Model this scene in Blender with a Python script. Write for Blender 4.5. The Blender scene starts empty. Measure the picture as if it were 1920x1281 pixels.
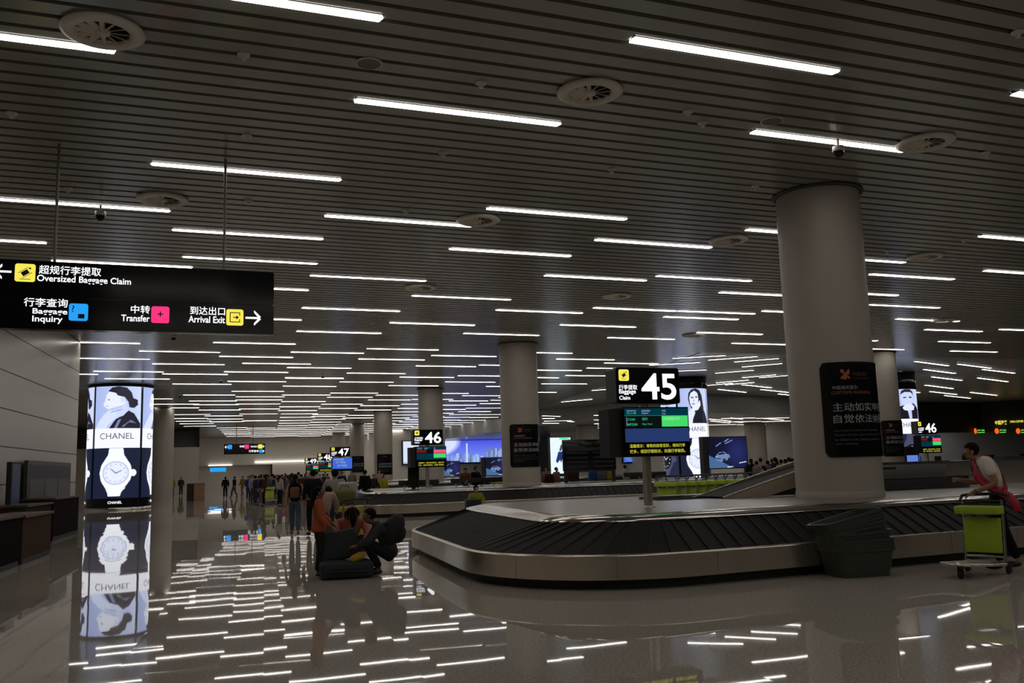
import bpy, bmesh, math, random
from mathutils import Vector, Matrix
import numpy as np
C = bpy.context.scene.collection
R = math.radians
random.seed(7)
# ------------------------------------------------------------------ camera, world, exposure
CAM = Vector((0, 0, 1.6)); F_PX = 1704.3; PITCH = 0.13818; ROLL = -0.02929; YAW = 0.37139
_f = Vector((math.sin(YAW)*math.cos(PITCH), math.cos(YAW)*math.cos(PITCH), math.sin(PITCH)))
_r0 = Vector((math.cos(YAW), -math.sin(YAW), 0)); _u0 = _r0.cross(_f)
_r = math.cos(ROLL)*_r0 + math.sin(ROLL)*_u0; _u = -math.sin(ROLL)*_r0 + math.cos(ROLL)*_u0
cam = bpy.data.objects.new('camera', bpy.data.cameras.new('camera')); C.objects.link(cam)
M = Matrix(((_r.x, _u.x, -_f.x, CAM.x), (_r.y, _u.y, -_f.y, CAM.y), (_r.z, _u.z, -_f.z, CAM.z), (0, 0, 0, 1)))
cam.matrix_world = M
cam.data.sensor_width = 36; cam.data.lens = F_PX/1920*36; cam.data.clip_end = 500; cam.data.clip_start = .05
bpy.context.scene.camera = cam
W = bpy.data.worlds.new('world'); bpy.context.scene.world = W; W.use_nodes = True
W.node_tree.nodes['Background'].inputs[0].default_value = (.5, .5, .55, 1)
W.node_tree.nodes['Background'].inputs[1].default_value = .01
vs = bpy.context.scene.view_settings
vs.view_transform = 'Standard'; vs.look = 'None'; vs.exposure = 0.0; vs.gamma = 1; vs.use_curve_mapping = False
bpy.context.scene.cycles.max_bounces = 6
bpy.context.scene.cycles.sample_clamp_indirect = 3
LIGHT = 8.5          # radiance of the strip lights

def at(px, py, z):   # a photograph pixel on the horizontal plane at height z
    d = _f + (px-960)/F_PX*_r - (py-640.5)/F_PX*_u
    return CAM + d*((z-CAM.z)/d.z)
def aty(px, py, Y):  # a photograph pixel on the vertical plane y = Y
    d = _f + (px-960)/F_PX*_r - (py-640.5)/F_PX*_u
    return CAM + d*(Y/d.y)

# ------------------------------------------------------------------ materials
def s2l(c):
    return tuple((v/12.92 if v <= .04045 else ((v+.055)/1.055)**2.4) for v in (x/255 for x in c))
MATS = {}
def mat(name, col, rough=.6, metal=0, emit=None, es=1.0, spec=.5, noise=0, scale=20, bump=0, objcol=False):
    if name in MATS: return MATS[name]
    m = bpy.data.materials.new(name); m.use_nodes = True; nt = m.node_tree; b = nt.nodes['Principled BSDF']
    b.inputs['Base Color'].default_value = (*col, 1); b.inputs['Roughness'].default_value = rough
    b.inputs['Metallic'].default_value = metal; b.inputs['Specular IOR Level'].default_value = spec
    if emit is not None:
        b.inputs['Emission Color'].default_value = (*emit, 1); b.inputs['Emission Strength'].default_value = es
    if objcol:
        oi = nt.nodes.new('ShaderNodeObjectInfo'); nt.links.new(oi.outputs['Color'], b.inputs['Base Color'])
    elif noise or bump:
        tc = nt.nodes.new('ShaderNodeTexCoord'); n = nt.nodes.new('ShaderNodeTexNoise')
        n.inputs['Scale'].default_value = scale; n.inputs['Detail'].default_value = 4
        nt.links.new(tc.outputs['Object'], n.inputs['Vector'])
        if noise:
            r = nt.nodes.new('ShaderNodeValToRGB')
            r.color_ramp.elements[0].position = .3; r.color_ramp.elements[1].position = .7
            r.color_ramp.elements[0].color = (*[c*(1-noise) for c in col], 1)
            r.color_ramp.elements[1].color = (*[min(1, c*(1+noise)) for c in col], 1)
            nt.links.new(n.outputs['Fac'], r.inputs[0]); nt.links.new(r.outputs[0], b.inputs['Base Color'])
        if bump:
            bp = nt.nodes.new('ShaderNodeBump'); bp.inputs['Strength'].default_value = bump; bp.inputs['Distance'].default_value = .01
            nt.links.new(n.outputs['Fac'], bp.inputs['Height']); nt.links.new(bp.outputs[0], b.inputs['Normal'])
    MATS[name] = m
    return m
def glow(name, col, es):
    if name in MATS: return MATS[name]
    m = bpy.data.materials.new(name); m.use_nodes = True; nt = m.node_tree; nt.nodes.clear()
    e = nt.nodes.new('ShaderNodeEmission'); e.inputs[0].default_value = (*col, 1); e.inputs[1].default_value = es
    o = nt.nodes.new('ShaderNodeOutputMaterial'); nt.links.new(e.outputs[0], o.inputs[0]); MATS[name] = m
    return m
def picmat(name='lit_picture', es=1.0, lit=True):
    if name in MATS: return MATS[name]
    m = bpy.data.materials.new(name); m.use_nodes = True; nt = m.node_tree
    a = nt.nodes.new('ShaderNodeAttribute'); a.attribute_name = 'col'
    b = nt.nodes['Principled BSDF']
    if lit:
        b.inputs['Base Color'].default_value = (.02, .02, .02, 1); b.inputs['Roughness'].default_value = .25
        nt.links.new(a.outputs['Color'], b.inputs['Emission Color']); b.inputs['Emission Strength'].default_value = es
    else: nt.links.new(a.outputs['Color'], b.inputs['Base Color'])
    MATS[name] = m
    return m

M_floor = bpy.data.materials.new('polished_granite'); M_floor.use_nodes = True
def _floor():
    nt = M_floor.node_tree; b = nt.nodes['Principled BSDF']; N = nt.nodes.new; L = nt.links.new
    b.inputs['Roughness'].default_value = .02; b.inputs['Specular IOR Level'].default_value = .38
    g = N('ShaderNodeNewGeometry')
    n1 = N('ShaderNodeTexNoise'); n1.inputs['Scale'].default_value = 38; n1.inputs['Detail'].default_value = 3
    L(g.outputs['Position'], n1.inputs['Vector'])
    r = N('ShaderNodeValToRGB'); r.color_ramp.elements[0].position = .35; r.color_ramp.elements[1].position = .62
    r.color_ramp.elements[0].color = (.37, .335, .285, 1); r.color_ramp.elements[1].color = (.57, .52, .445, 1)
    L(n1.outputs['Fac'], r.inputs[0])
    # polished slabs: each one lies at a minutely different tilt
    mp = N('ShaderNodeMapping'); mp.inputs['Rotation'].default_value = (0, 0, R(6)); mp.inputs['Scale'].default_value = (1/1.2, 1/1.2, 1)
    L(g.outputs['Position'], mp.inputs['Vector'])
    fl = N('ShaderNodeVectorMath'); fl.operation = 'FLOOR'; L(mp.outputs[0], fl.inputs[0])
    wn = N('ShaderNodeTexWhiteNoise'); wn.noise_dimensions = '3D'; L(fl.outputs[0], wn.inputs['Vector'])
    sb = N('ShaderNodeVectorMath'); sb.operation = 'SUBTRACT'; L(wn.outputs['Color'], sb.inputs[0]); sb.inputs[1].default_value = (.5, .5, .5)
    sc = N('ShaderNodeVectorMath'); sc.operation = 'MULTIPLY'; L(sb.outputs[0], sc.inputs[0]); sc.inputs[1].default_value = (.0028, .0040, 0)
    n2 = N('ShaderNodeTexNoise'); n2.inputs['Scale'].default_value = 1.1; n2.inputs['Detail'].default_value = 1.5; L(g.outputs['Position'], n2.inputs['Vector'])
    s2 = N('ShaderNodeVectorMath'); s2.operation = 'SUBTRACT'; L(n2.outputs['Color'], s2.inputs[0]); s2.inputs[1].default_value = (.5, .5, .5)
    s3 = N('ShaderNodeVectorMath'); s3.operation = 'MULTIPLY'; L(s2.outputs[0], s3.inputs[0]); s3.inputs[1].default_value = (.0022, .0030, 0)
    ad = N('ShaderNodeVectorMath'); ad.operation = 'ADD'; L(sc.outputs[0], ad.inputs[0]); L(s3.outputs[0], ad.inputs[1])
    a2 = N('ShaderNodeVectorMath'); a2.operation = 'ADD'; L(ad.outputs[0], a2.inputs[0]); L(g.outputs['Normal'], a2.inputs[1])
    nn = N('ShaderNodeVectorMath'); nn.operation = 'NORMALIZE'; L(a2.outputs[0], nn.inputs[0]); L(nn.outputs[0], b.inputs['Normal'])
    L(r.outputs[0], b.inputs['Base Color'])
_floor()
K = dict(
 slat=mat('ceiling_slat', (.275, .27, .235), .24, .0, spec=.9),
 void=mat('ceiling_void', (.004, .004, .004), .9, spec=.1),
 smooth=mat('smooth_ceiling', (.32, .32, .32), .3, 0, spec=.8),
 wall=mat('wall_panel', (.58, .54, .46), .28, 0),
 wallb=mat('wall_paint', (.78, .73, .65), .5),
 joint=mat('panel_joint', (.05, .05, .045), .8),
 column=mat('column_cladding', (.42, .38, .325), .42, 0, noise=.04, scale=1.5),
 lens=glow('light_lens', (1.0, .935, .87), LIGHT),
 housing=mat('light_housing', (.03, .03, .03), .5),
 steel=mat('brushed_steel', (.66, .60, .51), .24, .9, noise=.06, scale=3),
 steel2=mat('satin_steel', (.66, .63, .58), .15, .95),
 deck=mat('deck_sheet', (.42, .40, .37), .28, .75, noise=.04, scale=2),
 rubber=mat('belt_rubber', (.012, .010, .010), .6, spec=.12),
 gap=mat('belt_gap', (.006, .006, .006), .8),
 black=mat('matt_black', (.012, .012, .012), .55),
 gloss=mat('gloss_black', (.008, .008, .009), .12, spec=.35),
 dark=mat('dark_grey_metal', (.06, .06, .06), .4, .4),
 grey=mat('mid_grey_metal', (.25, .24, .22), .4, .6),
 lime=mat('lime_plastic', (.42, .56, .03), .4),
 tub=mat('dark_green_plastic', (.040, .050, .038), .42, bump=.1, scale=60),
 wheel=mat('caster_rubber', (.02, .02, .02), .6),
 wood=mat('brown_wood', (.10, .055, .035), .35, noise=.3, scale=6),
 wood2=mat('tan_wood', (.30, .17, .09), .4, noise=.2, scale=6),
 white=mat('white_plastic', (.7, .7, .7), .4),
 cream=mat('vent_plastic', (.75, .70, .62), .5),
 skin=mat('skin', (.42, .24, .16), .5, objcol=True),
 cloth=mat('cloth', (.2, .2, .2), .85, objcol=True, spec=.2),
 hair=mat('hair', (.006, .005, .004), .75, spec=.15),
 shoe=mat('shoe', (.03, .03, .03), .5, objcol=True),
 txt=glow('white_letters', (.93, .93, 1.0), 1.6),
 txtg=glow('screen_grey_letters', (.55, .62, .9), .6),
 yel=glow('sign_yellow', (.95, .82, .10), 1.0),
 blu=glow('sign_blue', (.02, .36, .95), 1.0),
 pink=glow('sign_pink', (1.0, .04, .22), 1.0),
 green=glow('screen_green', (.07, .78, .16), .9),
 greend=glow('screen_green_text', (.05, .7, .3), .6),
 teal=glow('screen_teal', (.0, .035, .055), 1.0),
 navy=glow('screen_navy', (.022, .045, .16), .9),
 scrblk=glow('screen_black', (.003, .006, .006), 1.0),
 amber=glow('ticker_amber', (.75, .70, .06), .9),
 red=glow('screen_red', (.5, .01, .01), .8),
 rose=glow('screen_rose', (1.0, .1, .22), .9),
 orange=glow('sign_orange', (1.0, .12, .01), 1.1),
 gold=mat('gold_print', (.45, .12, .03), .5),
 print_=mat('grey_print', (.42, .42, .42), .5),
 glass=None)

# ------------------------------------------------------------------ object helpers
def tag(o, label=None, cat=None, group=None, kind=None):
    if label: o['label'] = label
    if cat: o['category'] = cat
    if group: o['group'] = group
    if kind: o['kind'] = kind
    return o
def empty(name, loc=(0, 0, 0), rz=0, label=None, cat=None, group=None):
    o = bpy.data.objects.new(name, None); C.objects.link(o); o.location = loc; o.rotation_euler.z = rz; o.empty_display_size = .1
    return tag(o, label, cat, group)
class MB:
    def __init__(s): s.v = []; s.f = []; s.m = []; s.smooth = []
    def add(s, vs, fs, mi=0, sm=False):
        b = len(s.v); s.v += [tuple(v) for v in vs]
        for f in fs: s.f.append([b+i for i in f]); s.m.append(mi); s.smooth.append(sm)
        return s
    def box(s, x0, x1, y0, y1, z0, z1, mi=0, rot=None, cen=None):
        P = [(x0, y0, z0), (x1, y0, z0), (x1, y1, z0), (x0, y1, z0), (x0, y0, z1), (x1, y0, z1), (x1, y1, z1), (x0, y1, z1)]
        if rot is not None:
            c = Vector(cen) if cen else Vector(((x0+x1)/2, (y0+y1)/2, (z0+z1)/2))
            P = [tuple(rot @ (Vector(p)-c) + c) for p in P]
        return s.add(P, [(3, 2, 1, 0), (4, 5, 6, 7), (0, 1, 5, 4), (1, 2, 6, 5), (2, 3, 7, 6), (3, 0, 4, 7)], mi)
    def rbox(s, x0, x1, y0, y1, z0, z1, r=.02, seg=2, mi=0, rot=None, cen=None, taper=None):
        bm = bmesh.new(); bmesh.ops.create_cube(bm, size=1)
        for v in bm.verts:
            k = taper if (taper and v.co.z < 0) else 1
            v.co = Vector(((x0+x1)/2+v.co.x*(x1-x0)*k, (y0+y1)/2+v.co.y*(y1-y0)*k, (z0+z1)/2+v.co.z*(z1-z0)))
        bmesh.ops.bevel(bm, geom=list(bm.edges), offset=r, segments=seg, profile=.5, affect='EDGES')
        P = [v.co.copy() for v in bm.verts]
        if rot is not None:
            c = Vector(cen) if cen else Vector(((x0+x1)/2, (y0+y1)/2, (z0+z1)/2))
            P = [rot @ (p-c)+c for p in P]
        s.add(P, [[v.index for v in f.verts] for f in bm.faces], mi, True); bm.free(); return s
    def tube(s, pts, r, n=8, mi=0, cap=True, radii=None):
        pts = [Vector(p) for p in pts]; rings = []
        prev = None
        for i, p in enumerate(pts):
            d = (pts[min(i+1, len(pts)-1)]-pts[max(i-1, 0)]).normalized()
            a = Vector((0, 0, 1)) if abs(d.z) < .9 else Vector((1, 0, 0))
            if prev is not None: a = prev
            x = (a - d*a.dot(d)).normalized(); y = d.cross(x); prev = x
            rr = radii[i] if radii else r
            rings.append([p + x*math.cos(2*math.pi*k/n)*rr + y*math.sin(2*math.pi*k/n)*rr for k in range(n)])
        V = [v for g in rings for v in g]; Fs = []
        for i in range(len(rings)-1):
            for k in range(n):
                a, b = i*n+k, i*n+(k+1) % n; Fs.append((a, b, b+n, a+n))
        s.add(V, Fs, mi, True)
        if cap:
            s.add(rings[0], [list(range(n))[::-1]], mi); s.add(rings[-1], [list(range(n))], mi)
        return s
    def lathe(s, prof, cx=0, cy=0, n=32, mi=0, sm=True, a0=0, a1=2*math.pi):
        full = abs(a1-a0-2*math.pi) < 1e-6; cnt = n if full else n+1
        V = []; Fs = []
        for (r, z) in prof:
            for k in range(cnt):
                t = a0+(a1-a0)*k/n; V.append((cx+r*math.cos(t), cy+r*math.sin(t), z))
        for i in range(len(prof)-1):
            for k in range(n):
                k2 = (k+1) % cnt if full else k+1
                Fs.append((i*cnt+k, i*cnt+k2, (i+1)*cnt+k2, (i+1)*cnt+k))
        return s.add(V, Fs, mi, sm)
    def ball(s, c, rx, ry=None, rz=None, n=12, mi=0, rot=None):
        ry = ry or rx; rz = rz or rx; V = []; Fs = []; m = n//2+1
        for i in range(m+1):
            ph = math.pi*i/m
            for k in range(n):
                t = 2*math.pi*k/n; p = Vector((rx*math.sin(ph)*math.cos(t), ry*math.sin(ph)*math.sin(t), rz*math.cos(ph)))
                if rot is not None: p = rot @ p
                V.append(p+Vector(c))
        for i in range(m):
            for k in range(n):
                k2 = (k+1) % n; Fs.append((i*n+k, (i+1)*n+k, (i+1)*n+k2, i*n+k2))
        return s.add(V, Fs, mi, True)
    def prism(s, poly, y0, y1, mi=0):          # poly in x,z extruded along y
        n = len(poly); V = [(p[0], y0, p[1]) for p in poly]+[(p[0], y1, p[1]) for p in poly]
        Fs = [list(range(n)), list(range(2*n-1, n-1, -1))]+[(i, i+n, (i+1) % n+n, (i+1) % n) for i in range(n)]
        return s.add(V, Fs, mi)
    def mesh(s, name, mats):
        me = bpy.data.meshes.new(name); me.from_pydata(s.v, [], s.f)
        for m in (mats if isinstance(mats, (list, tuple)) else [mats]): me.materials.append(m)
        me.polygons.foreach_set('material_index', s.m); me.polygons.foreach_set('use_smooth', s.smooth); me.update()
        return me
    def build(s, name, mats, parent=None, loc=None):
        o = bpy.data.objects.new(name, s.mesh(name, mats)); C.objects.link(o)
        if parent: o.parent = parent
        if loc: o.location = loc
        return o
def struct(o): return tag(o, kind='structure')
def kids(o): return [c for c in o.children]
def copy_tree(o, parent=None):
    c = o.copy(); C.objects.link(c); c.parent = parent
    for ch in list(o.children): copy_tree(ch, c)
    return c
def rounded_rect(w, h, r, n=5, cx=0, cz=0):
    P = []
    for (sx, sz, a) in ((1, -1, -90), (1, 1, 0), (-1, 1, 90), (-1, -1, 180)):
        for k in range(n+1):
            t = R(a+90*k/n); P.append((cx+sx*(w/2-r)+r*math.cos(t), cz+sz*(h/2-r)+r*math.sin(t)))
    return P

# ------------------------------------------------------------------ lettering
_tc = {}
def glyphs(s, bold=0):
    key = (s, bold)
    if key in _tc: return _tc[key]
    cu = bpy.data.curves.new('t', 'FONT'); cu.body = s; cu.size = 1; cu.align_x = 'LEFT'; cu.resolution_u = 5; cu.offset = bold
    o = bpy.data.objects.new('t', cu); C.objects.link(o); bpy.context.view_layer.update()
    me = bpy.data.meshes.new_from_object(o.evaluated_get(bpy.context.evaluated_depsgraph_get()))
    V = [tuple(v.co) for v in me.vertices]; Fc = [tuple(p.vertices) for p in me.polygons]
    bpy.data.objects.remove(o); bpy.data.curves.remove(cu); bpy.data.meshes.remove(me)
    xs = [v[0] for v in V] or [0]; ys = [v[1] for v in V] or [0]
    x0, x1, y0, y1 = min(xs), max(xs), min(ys), max(ys)
    _tc[key] = ([((v[0]-x0), (v[1]-y0)) for v in V], Fc, x1-x0, y1-y0)
    return _tc[key]
def put_text(mb, s, x, z, w=None, h=None, y=0, mi=0, bold=.008, align='L', warp=None):
    """letters in the x,z plane at depth y facing -y; (x, z) = lower left corner of the text box"""
    V, Fc, tw, th = glyphs(s, bold)
    if not V: return
    if h is None: kx = kz = w/tw
    elif w is None: kx = kz = h/th
    else: kx = w/tw; kz = h/th
    if align == 'C': x -= tw*kx/2
    if align == 'R': x -= tw*kx
    P = [(x+a*kx, y, z+b*kz) for a, b in V]
    if warp: P = [warp(p) for p in P]
    mb.add(P, Fc, mi)
# ------------------------------------------------------------------ pictures made of small lit cells
def inpoly(U, V, poly):
    r = np.zeros(U.shape, bool); n = len(poly); j = n-1
    for i in range(n):
        xi, yi = poly[i]; xj, yj = poly[j]
        c = ((yi > V) != (yj > V)) & (U < (xj-xi)*(V-yi)/((yj-yi) or 1e-9)+xi); r ^= c; j = i
    return r
def picture(name, nx, ny, fn, place, m, parent):
    """fn(U, V) -> colours (linear rgb) for U, V in 0..1; place(u, v) -> point"""
    u = np.linspace(0, 1, nx+1); v = np.linspace(0, 1, ny+1); U, V = np.meshgrid(u, v); col = fn(U, V)
    verts = [place(a, b) for b in v for a in u]
    faces = [(j*(nx+1)+i, j*(nx+1)+i+1, (j+1)*(nx+1)+i+1, (j+1)*(nx+1)+i) for j in range(ny) for i in range(nx)]
    me = bpy.data.meshes.new(name); me.from_pydata(verts, [], faces); me.materials.append(m)
    ca = me.color_attributes.new('col', 'FLOAT_COLOR', 'POINT')
    ca.data.foreach_set('color', np.concatenate([col.reshape(-1, 3), np.ones((col.size//3, 1))], 1).astype('f').ravel())
    me.polygons.foreach_set('use_smooth', [True]*len(faces)); me.update()
    o = bpy.data.objects.new(name, me); C.objects.link(o); o.parent = parent
    return o
def atd(px, py, D):
    return CAM + (_f + (px-960)/F_PX*_r - (py-640.5)/F_PX*_u)*D
CZ = 6.7; SK = .1038
def wallx(y): return -2.83-SK*(37.2-y)
# ================================================================== SETTING
struct(MB().add([(-60, -30, 0), (150, -30, 0), (150, 140, 0), (-60, 140, 0)], [(0, 1, 2, 3)]).build('floor', M_floor))
# slatted ceiling: flat boards with dark open joints, running left to right
cb = MB(); y = -29.7; P = .342
while y < 78:
    xm = 150 if y < 36 else 23.5+(y-36)*.2
    for (a, b, z) in ((y, y+.252, CZ),):
        cb.add([(-40, a, z), (xm, a, z), (xm, b, z), (-40, b, z)], [(3, 2, 1, 0)], 0)
        cb.add([(-40, a, z), (xm, a, z), (xm, a, z+.05), (-40, a, z+.05)], [(0, 1, 2, 3)], 0)
        cb.add([(-40, b, z), (xm, b, z), (xm, b, z+.05), (-40, b, z+.05)], [(3, 2, 1, 0)], 0)
    y += P
cb.add([(-60, -30, CZ+.12), (150, -30, CZ+.12), (150, 140, CZ+.12), (-60, 140, CZ+.12)], [(3, 2, 1, 0)], 1)
cb.add([(-40, y, CZ), (23.5+(y-36)*.2, y, CZ), (42, 133, CZ), (-40, 133, CZ)], [(3, 2, 1, 0)], 3)
# plain panelled ceiling over the far right part of the hall, with fine panel joints
sm = [(23.7, 36.3), (150, 36.3), (150, 140), (43, 140)]
cb.add([(x, y_, CZ+.02) for x, y_ in sm], [(3, 2, 1, 0)], 2)
struct(cb.build('ceiling', [K['slat'], K['void'], K['smooth'], mat('far_ceiling', (.19, .185, .17), .3, spec=.6)]))
# left wall of long horizontal glazed-look panels, ending in a free corner, then the hall widens
wl = MB(); y0, y1 = -25, 37.2
zs = [0, 1.55, 2.55, 3.55, 4.55, 5.6, CZ]
for i in range(len(zs)-1):
    z0, z1 = zs[i]+.012, zs[i+1]-.012
    wl.add([(wallx(y0), y0, z0), (wallx(y1), y1, z0), (wallx(y1), y1, z1), (wallx(y0), y0, z1)], [(0, 1, 2, 3)], 0)
wl.add([(wallx(y0)-.02, y0, 0), (wallx(y1)-.02, y1-.01, 0), (wallx(y1)-.02, y1-.01, CZ), (wallx(y0)-.02, y0, CZ)], [(0, 1, 2, 3)], 1)
wl.add([(wallx(y1), y1, 0), (-22, y1, 0), (-22, y1, CZ), (wallx(y1), y1, CZ)], [(0, 1, 2, 3)], 0)
struct(wl.build('wall_left', [K['wall'], K['joint']]))
w2 = MB()
w2.add([(-12, 37.2, 0), (-8.2, 100.5, 0), (-8.2, 100.5, CZ), (-12, 37.2, CZ)], [(0, 1, 2, 3)], 0)
w2.add([(-8.2, 100.5, 0), (3.9, 100.5, 0), (3.9, 100.5, 4.7), (-8.2, 100.5, 4.7)], [(0, 1, 2, 3)], 0)   # face below the mezzanine opening
w2.add([(-8.2, 106, 4.7), (3.9, 106, 4.7), (3.9, 106, CZ), (-8.2, 106, CZ)], [(0, 1, 2, 3)], 1)
w2.add([(-8.2, 100.5, 4.7), (3.9, 100.5, 4.7), (3.9, 106, 4.7), (-8.2, 106, 4.7)], [(0, 1, 2, 3)], 1)
w2.add([(3.9, 100.5, 0), (3.9, 129, 0), (3.9, 129, CZ), (3.9, 100.5, CZ)], [(0, 1, 2, 3)], 0)
struct(w2.build('wall_far_left', [K['wallb'], K['grey']]))
wb = MB()
wb.add([(3.9, 129, 3.1), (26, 129, 3.1), (26, 129, CZ), (3.9, 129, CZ)], [(0, 1, 2, 3)], 0)
wb.add([(14.5, 129, 0), (26, 129, 0), (26, 129, 3.1), (14.5, 129, 3.1)], [(0, 1, 2, 3)], 0)
wb.add([(3.9, 131, 0), (14.5, 131, 0), (14.5, 131, 3.1), (3.9, 131, 3.1)], [(0, 1, 2, 3)], 0)
wb.box(3.9, 14.5, 128.9, 131, 3.05, 3.12, 0)
wb.add([(26, 129, 0), (26, 111, 0), (26, 111, CZ), (26, 129, CZ)], [(0, 1, 2, 3)], 0)
wb.add([(26, 111, 0), (45, 111, 0), (45, 111, CZ), (26, 111, CZ)], [(0, 1, 2, 3)], 0)
struct(wb.build('wall_back', [K['wallb']]))
# light slots above the far exit
for (xa, xb, za, n) in ((6.2, 9.2, 3.02, 1), (12.2, 25, 3.35, 2)):
    tag(MB().box(xa, xb, 128.8, 128.95, za, za+.12).build('cove_light', glow('cove', (1, .96, .9), 2.5)),
        ['short cream light slot above the far exit opening', 'long cream light slot along the far wall above the crowd'][n-1], 'light')
# lower ceiling on the far right with its swept fascia, and the walls under it
FA = [(32.5, 110.9), (32, 76), (38.4, 59), (49, 62), (60, 65.5)]
fs = MB()
for (a, b) in zip(FA[:-1], FA[1:]):
    fs.add([(a[0], a[1], 5.3), (b[0], b[1], 5.3), (b[0], b[1], CZ+.01), (a[0], a[1], CZ+.01)], [(0, 1, 2, 3)], 0)
fs.add([(32.5, 110.9, 5.3), (32, 76, 5.3), (38.4, 59, 5.3), (49, 62, 5.3), (60, 65.5, 5.3), (100, 110.9, 5.3)], [(5, 4, 3, 2, 1, 0)], 1)
struct(fs.build('trim_1', [K['smooth'], K['smooth']]))
struct(MB().add([(40, 92, 0), (47, 84, 0), (47, 84, 5.3), (40, 92, 5.3)], [(0, 1, 2, 3)])
       .add([(47, 84, 0), (68, 74, 0), (68, 74, 5.3), (47, 84, 5.3)], [(0, 1, 2, 3)]).build('wall_right_far', mat('pale_wall', (.9, .88, .83), .5)))
# black band over the customs counters
BF = [(60, 65.5), (66.3, 66.9), (76.2, 67.7), (80, 62), (112, 50)]
bf = MB()
for (a, b) in zip(BF[:-1], BF[1:]):
    bf.add([(a[0], a[1], 3.75), (b[0], b[1], 3.75), (b[0], b[1], CZ+.01), (a[0], a[1], CZ+.01)], [(0, 1, 2, 3)], 0)
struct(bf.build('trim_2', mat('black_fascia', (.016, .018, .008), .6)))
wr = MB()
for (a, b) in zip([(60, 76), (112, 62)], [(112, 62), (150, 10)]):
    wr.add([(a[0], a[1], 0), (b[0], b[1], 0), (b[0], b[1], CZ), (a[0], a[1], CZ)], [(0, 1, 2, 3)], 0)
wr.add([(60, 65.6, 4.6), (66.3, 67.0, 4.6), (76.2, 67.8, 4.6), (80, 62.1, 4.6), (112, 50.1, 4.6), (112, 62, 4.6), (60, 76, 4.6)], [(6, 5, 4, 3, 2, 1, 0)], 0)
struct(wr.build('wall_right', mat('customs_wall', (.55, .57, .6), .5)))

# ================================================================== CEILING LIGHTS
LP = '-0.21,15.41;2.43,11.90;5.23,9.12;8.54,11.30;3.00,17.73;5.95,16.38;0.17,19.58;0.43,22.01;6.22,19.74;9.17,18.10;3.57,23.38;9.56,21.95;12.61,21.30;6.84,25.48;4.04,28.14;10.12,27.28;13.13,26.25;-2.42,23.11;7.36,30.43;13.50,29.75;18.52,19.68;16.42,27.40;22.19,23.74;10.66,32.35;4.53,32.91;16.80,32.44;11.29,8.91;12.07,16.42;17.94,15.46;21.48,18.48;15.77,22.99;19.26,25.61;1.86,36.26;-0.82,39.18;-0.36,43.55;-2.96,46.89;0.08,47.79;-2.65,50.34;0.62,52.97;1.34,60.03;1.82,64.89;-0.53,67.69;2.21,68.27;-0.37,71.32;2.78,73.76;0.81,78.95;3.53,80.95;0.87,84.32;3.96,85.50;1.37,88.38;4.35,89.70;5.66,101.20;8.76,102.46;7.31,88.43;5.65,72.76;4.76,64.00;5.06,67.59;4.59,61.39;4.04,57.38;3.40,51.29;6.22,49.36;6.64,53.89;7.34,59.91;7.96,65.44;8.42,70.46;8.84,74.77;5.09,38.66;8.36,40.64;7.99,37.12;2.33,40.48;3.47,42.88;5.66,44.37;8.96,46.57;6.16,49.09;2.91,46.54;9.44,51.17;12.19,48.31;12.74,53.22;10.18,58.45;13.48,60.01;10.54,61.77;13.84,64.05;11.18,68.02;14.42,69.64;17.28,68.19;11.69,72.51;14.95,74.54;12.41,80.07;15.77,81.50;12.69,82.68;16.00,85.44;17.42,96.16;11.30,38.97;11.68,43.01;14.70,42.29;15.21,47.31;15.53,50.75;18.98,53.37;19.66,60.34;22.94,61.86;20.13,64.99;23.18,64.30;23.53,67.80;24.03,72.79;28.03,81.57;17.62,39.43;20.82,40.70;20.92,42.93;21.38,46.65;25.59,26.07;29.03,28.09;32.71,30.92;36.37,33.73;32.36,27.41;16.27,26.19;19.76,30.51;23.16,33.07;-3.68,11.29;-0.83,9.54;-2.99,18.18;-5.44,21.39;15.26,18.23;18.81,22.17;0.72,25.35;1.26,30.45;-3.84,36.98;-3.54,41.89;-5.94,48.31;-2.34,63.11;-3.22,74.16;16.43,58.49;16.92,63.59;20.65,69.28;14.39,37.35;18.12,44.19;18.43,47.94;21.94,51.47;22.49,57.44;26.44,31.28;30.26,33.68;6.17,78.72;7.22,88.87'
LL = 3.06
lm = MB(); w = .085
lm.add([(0, -w, 0), (LL, -w, 0), (LL+.03, -w*.2, 0), (LL, w, 0), (0, w, 0), (-.03, w*.2, 0)], [(5, 4, 3, 2, 1, 0)], 0)
lm.box(-.02, LL+.02, -w, w, .004, .03, 1)
lmesh = lm.mesh('ceiling_light', [K['lens'], K['housing']])
def strip(x, y, z=CZ-.012, ang=0, L=LL, label='long white strip light lying between the dark ceiling slats', group='strip lights of the slatted ceiling'):
    o = bpy.data.objects.new('ceiling_light', lmesh); C.objects.link(o); o.location = (x, y, z); o.rotation_euler.z = ang; o.scale.x = L/LL
    return tag(o, label, 'ceiling light', group)
done = []
for t in LP.split(';'):
    x, y = map(float, t.split(','))
    if y < 38 and x < wallx(y)-.2:
        x0 = wallx(y)+.03; strip(x0, y, L=x+LL-x0)
    else: strip(x, y)
    done.append((x-SK*y, y))
US = [-7.82+3.07*k for k in range(0, 16)]
rnd = random.Random(3)
extra = []
for k, u in enumerate(US[:10]):            # the far rows that shrink to hairlines
    ys = [b for a, b in done if abs(a-u) < 1.0]; yy = max(ys or [70])+rnd.uniform(4, 5)
    while yy < (98 if k == 0 else 126):
        x = u+SK*yy
        if x > 3.9 or yy < 98:
            if x+LL < 23.5+(yy-36)*.2: extra.append((x, yy))
        yy += rnd.uniform(3.9, 5.2)
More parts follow.
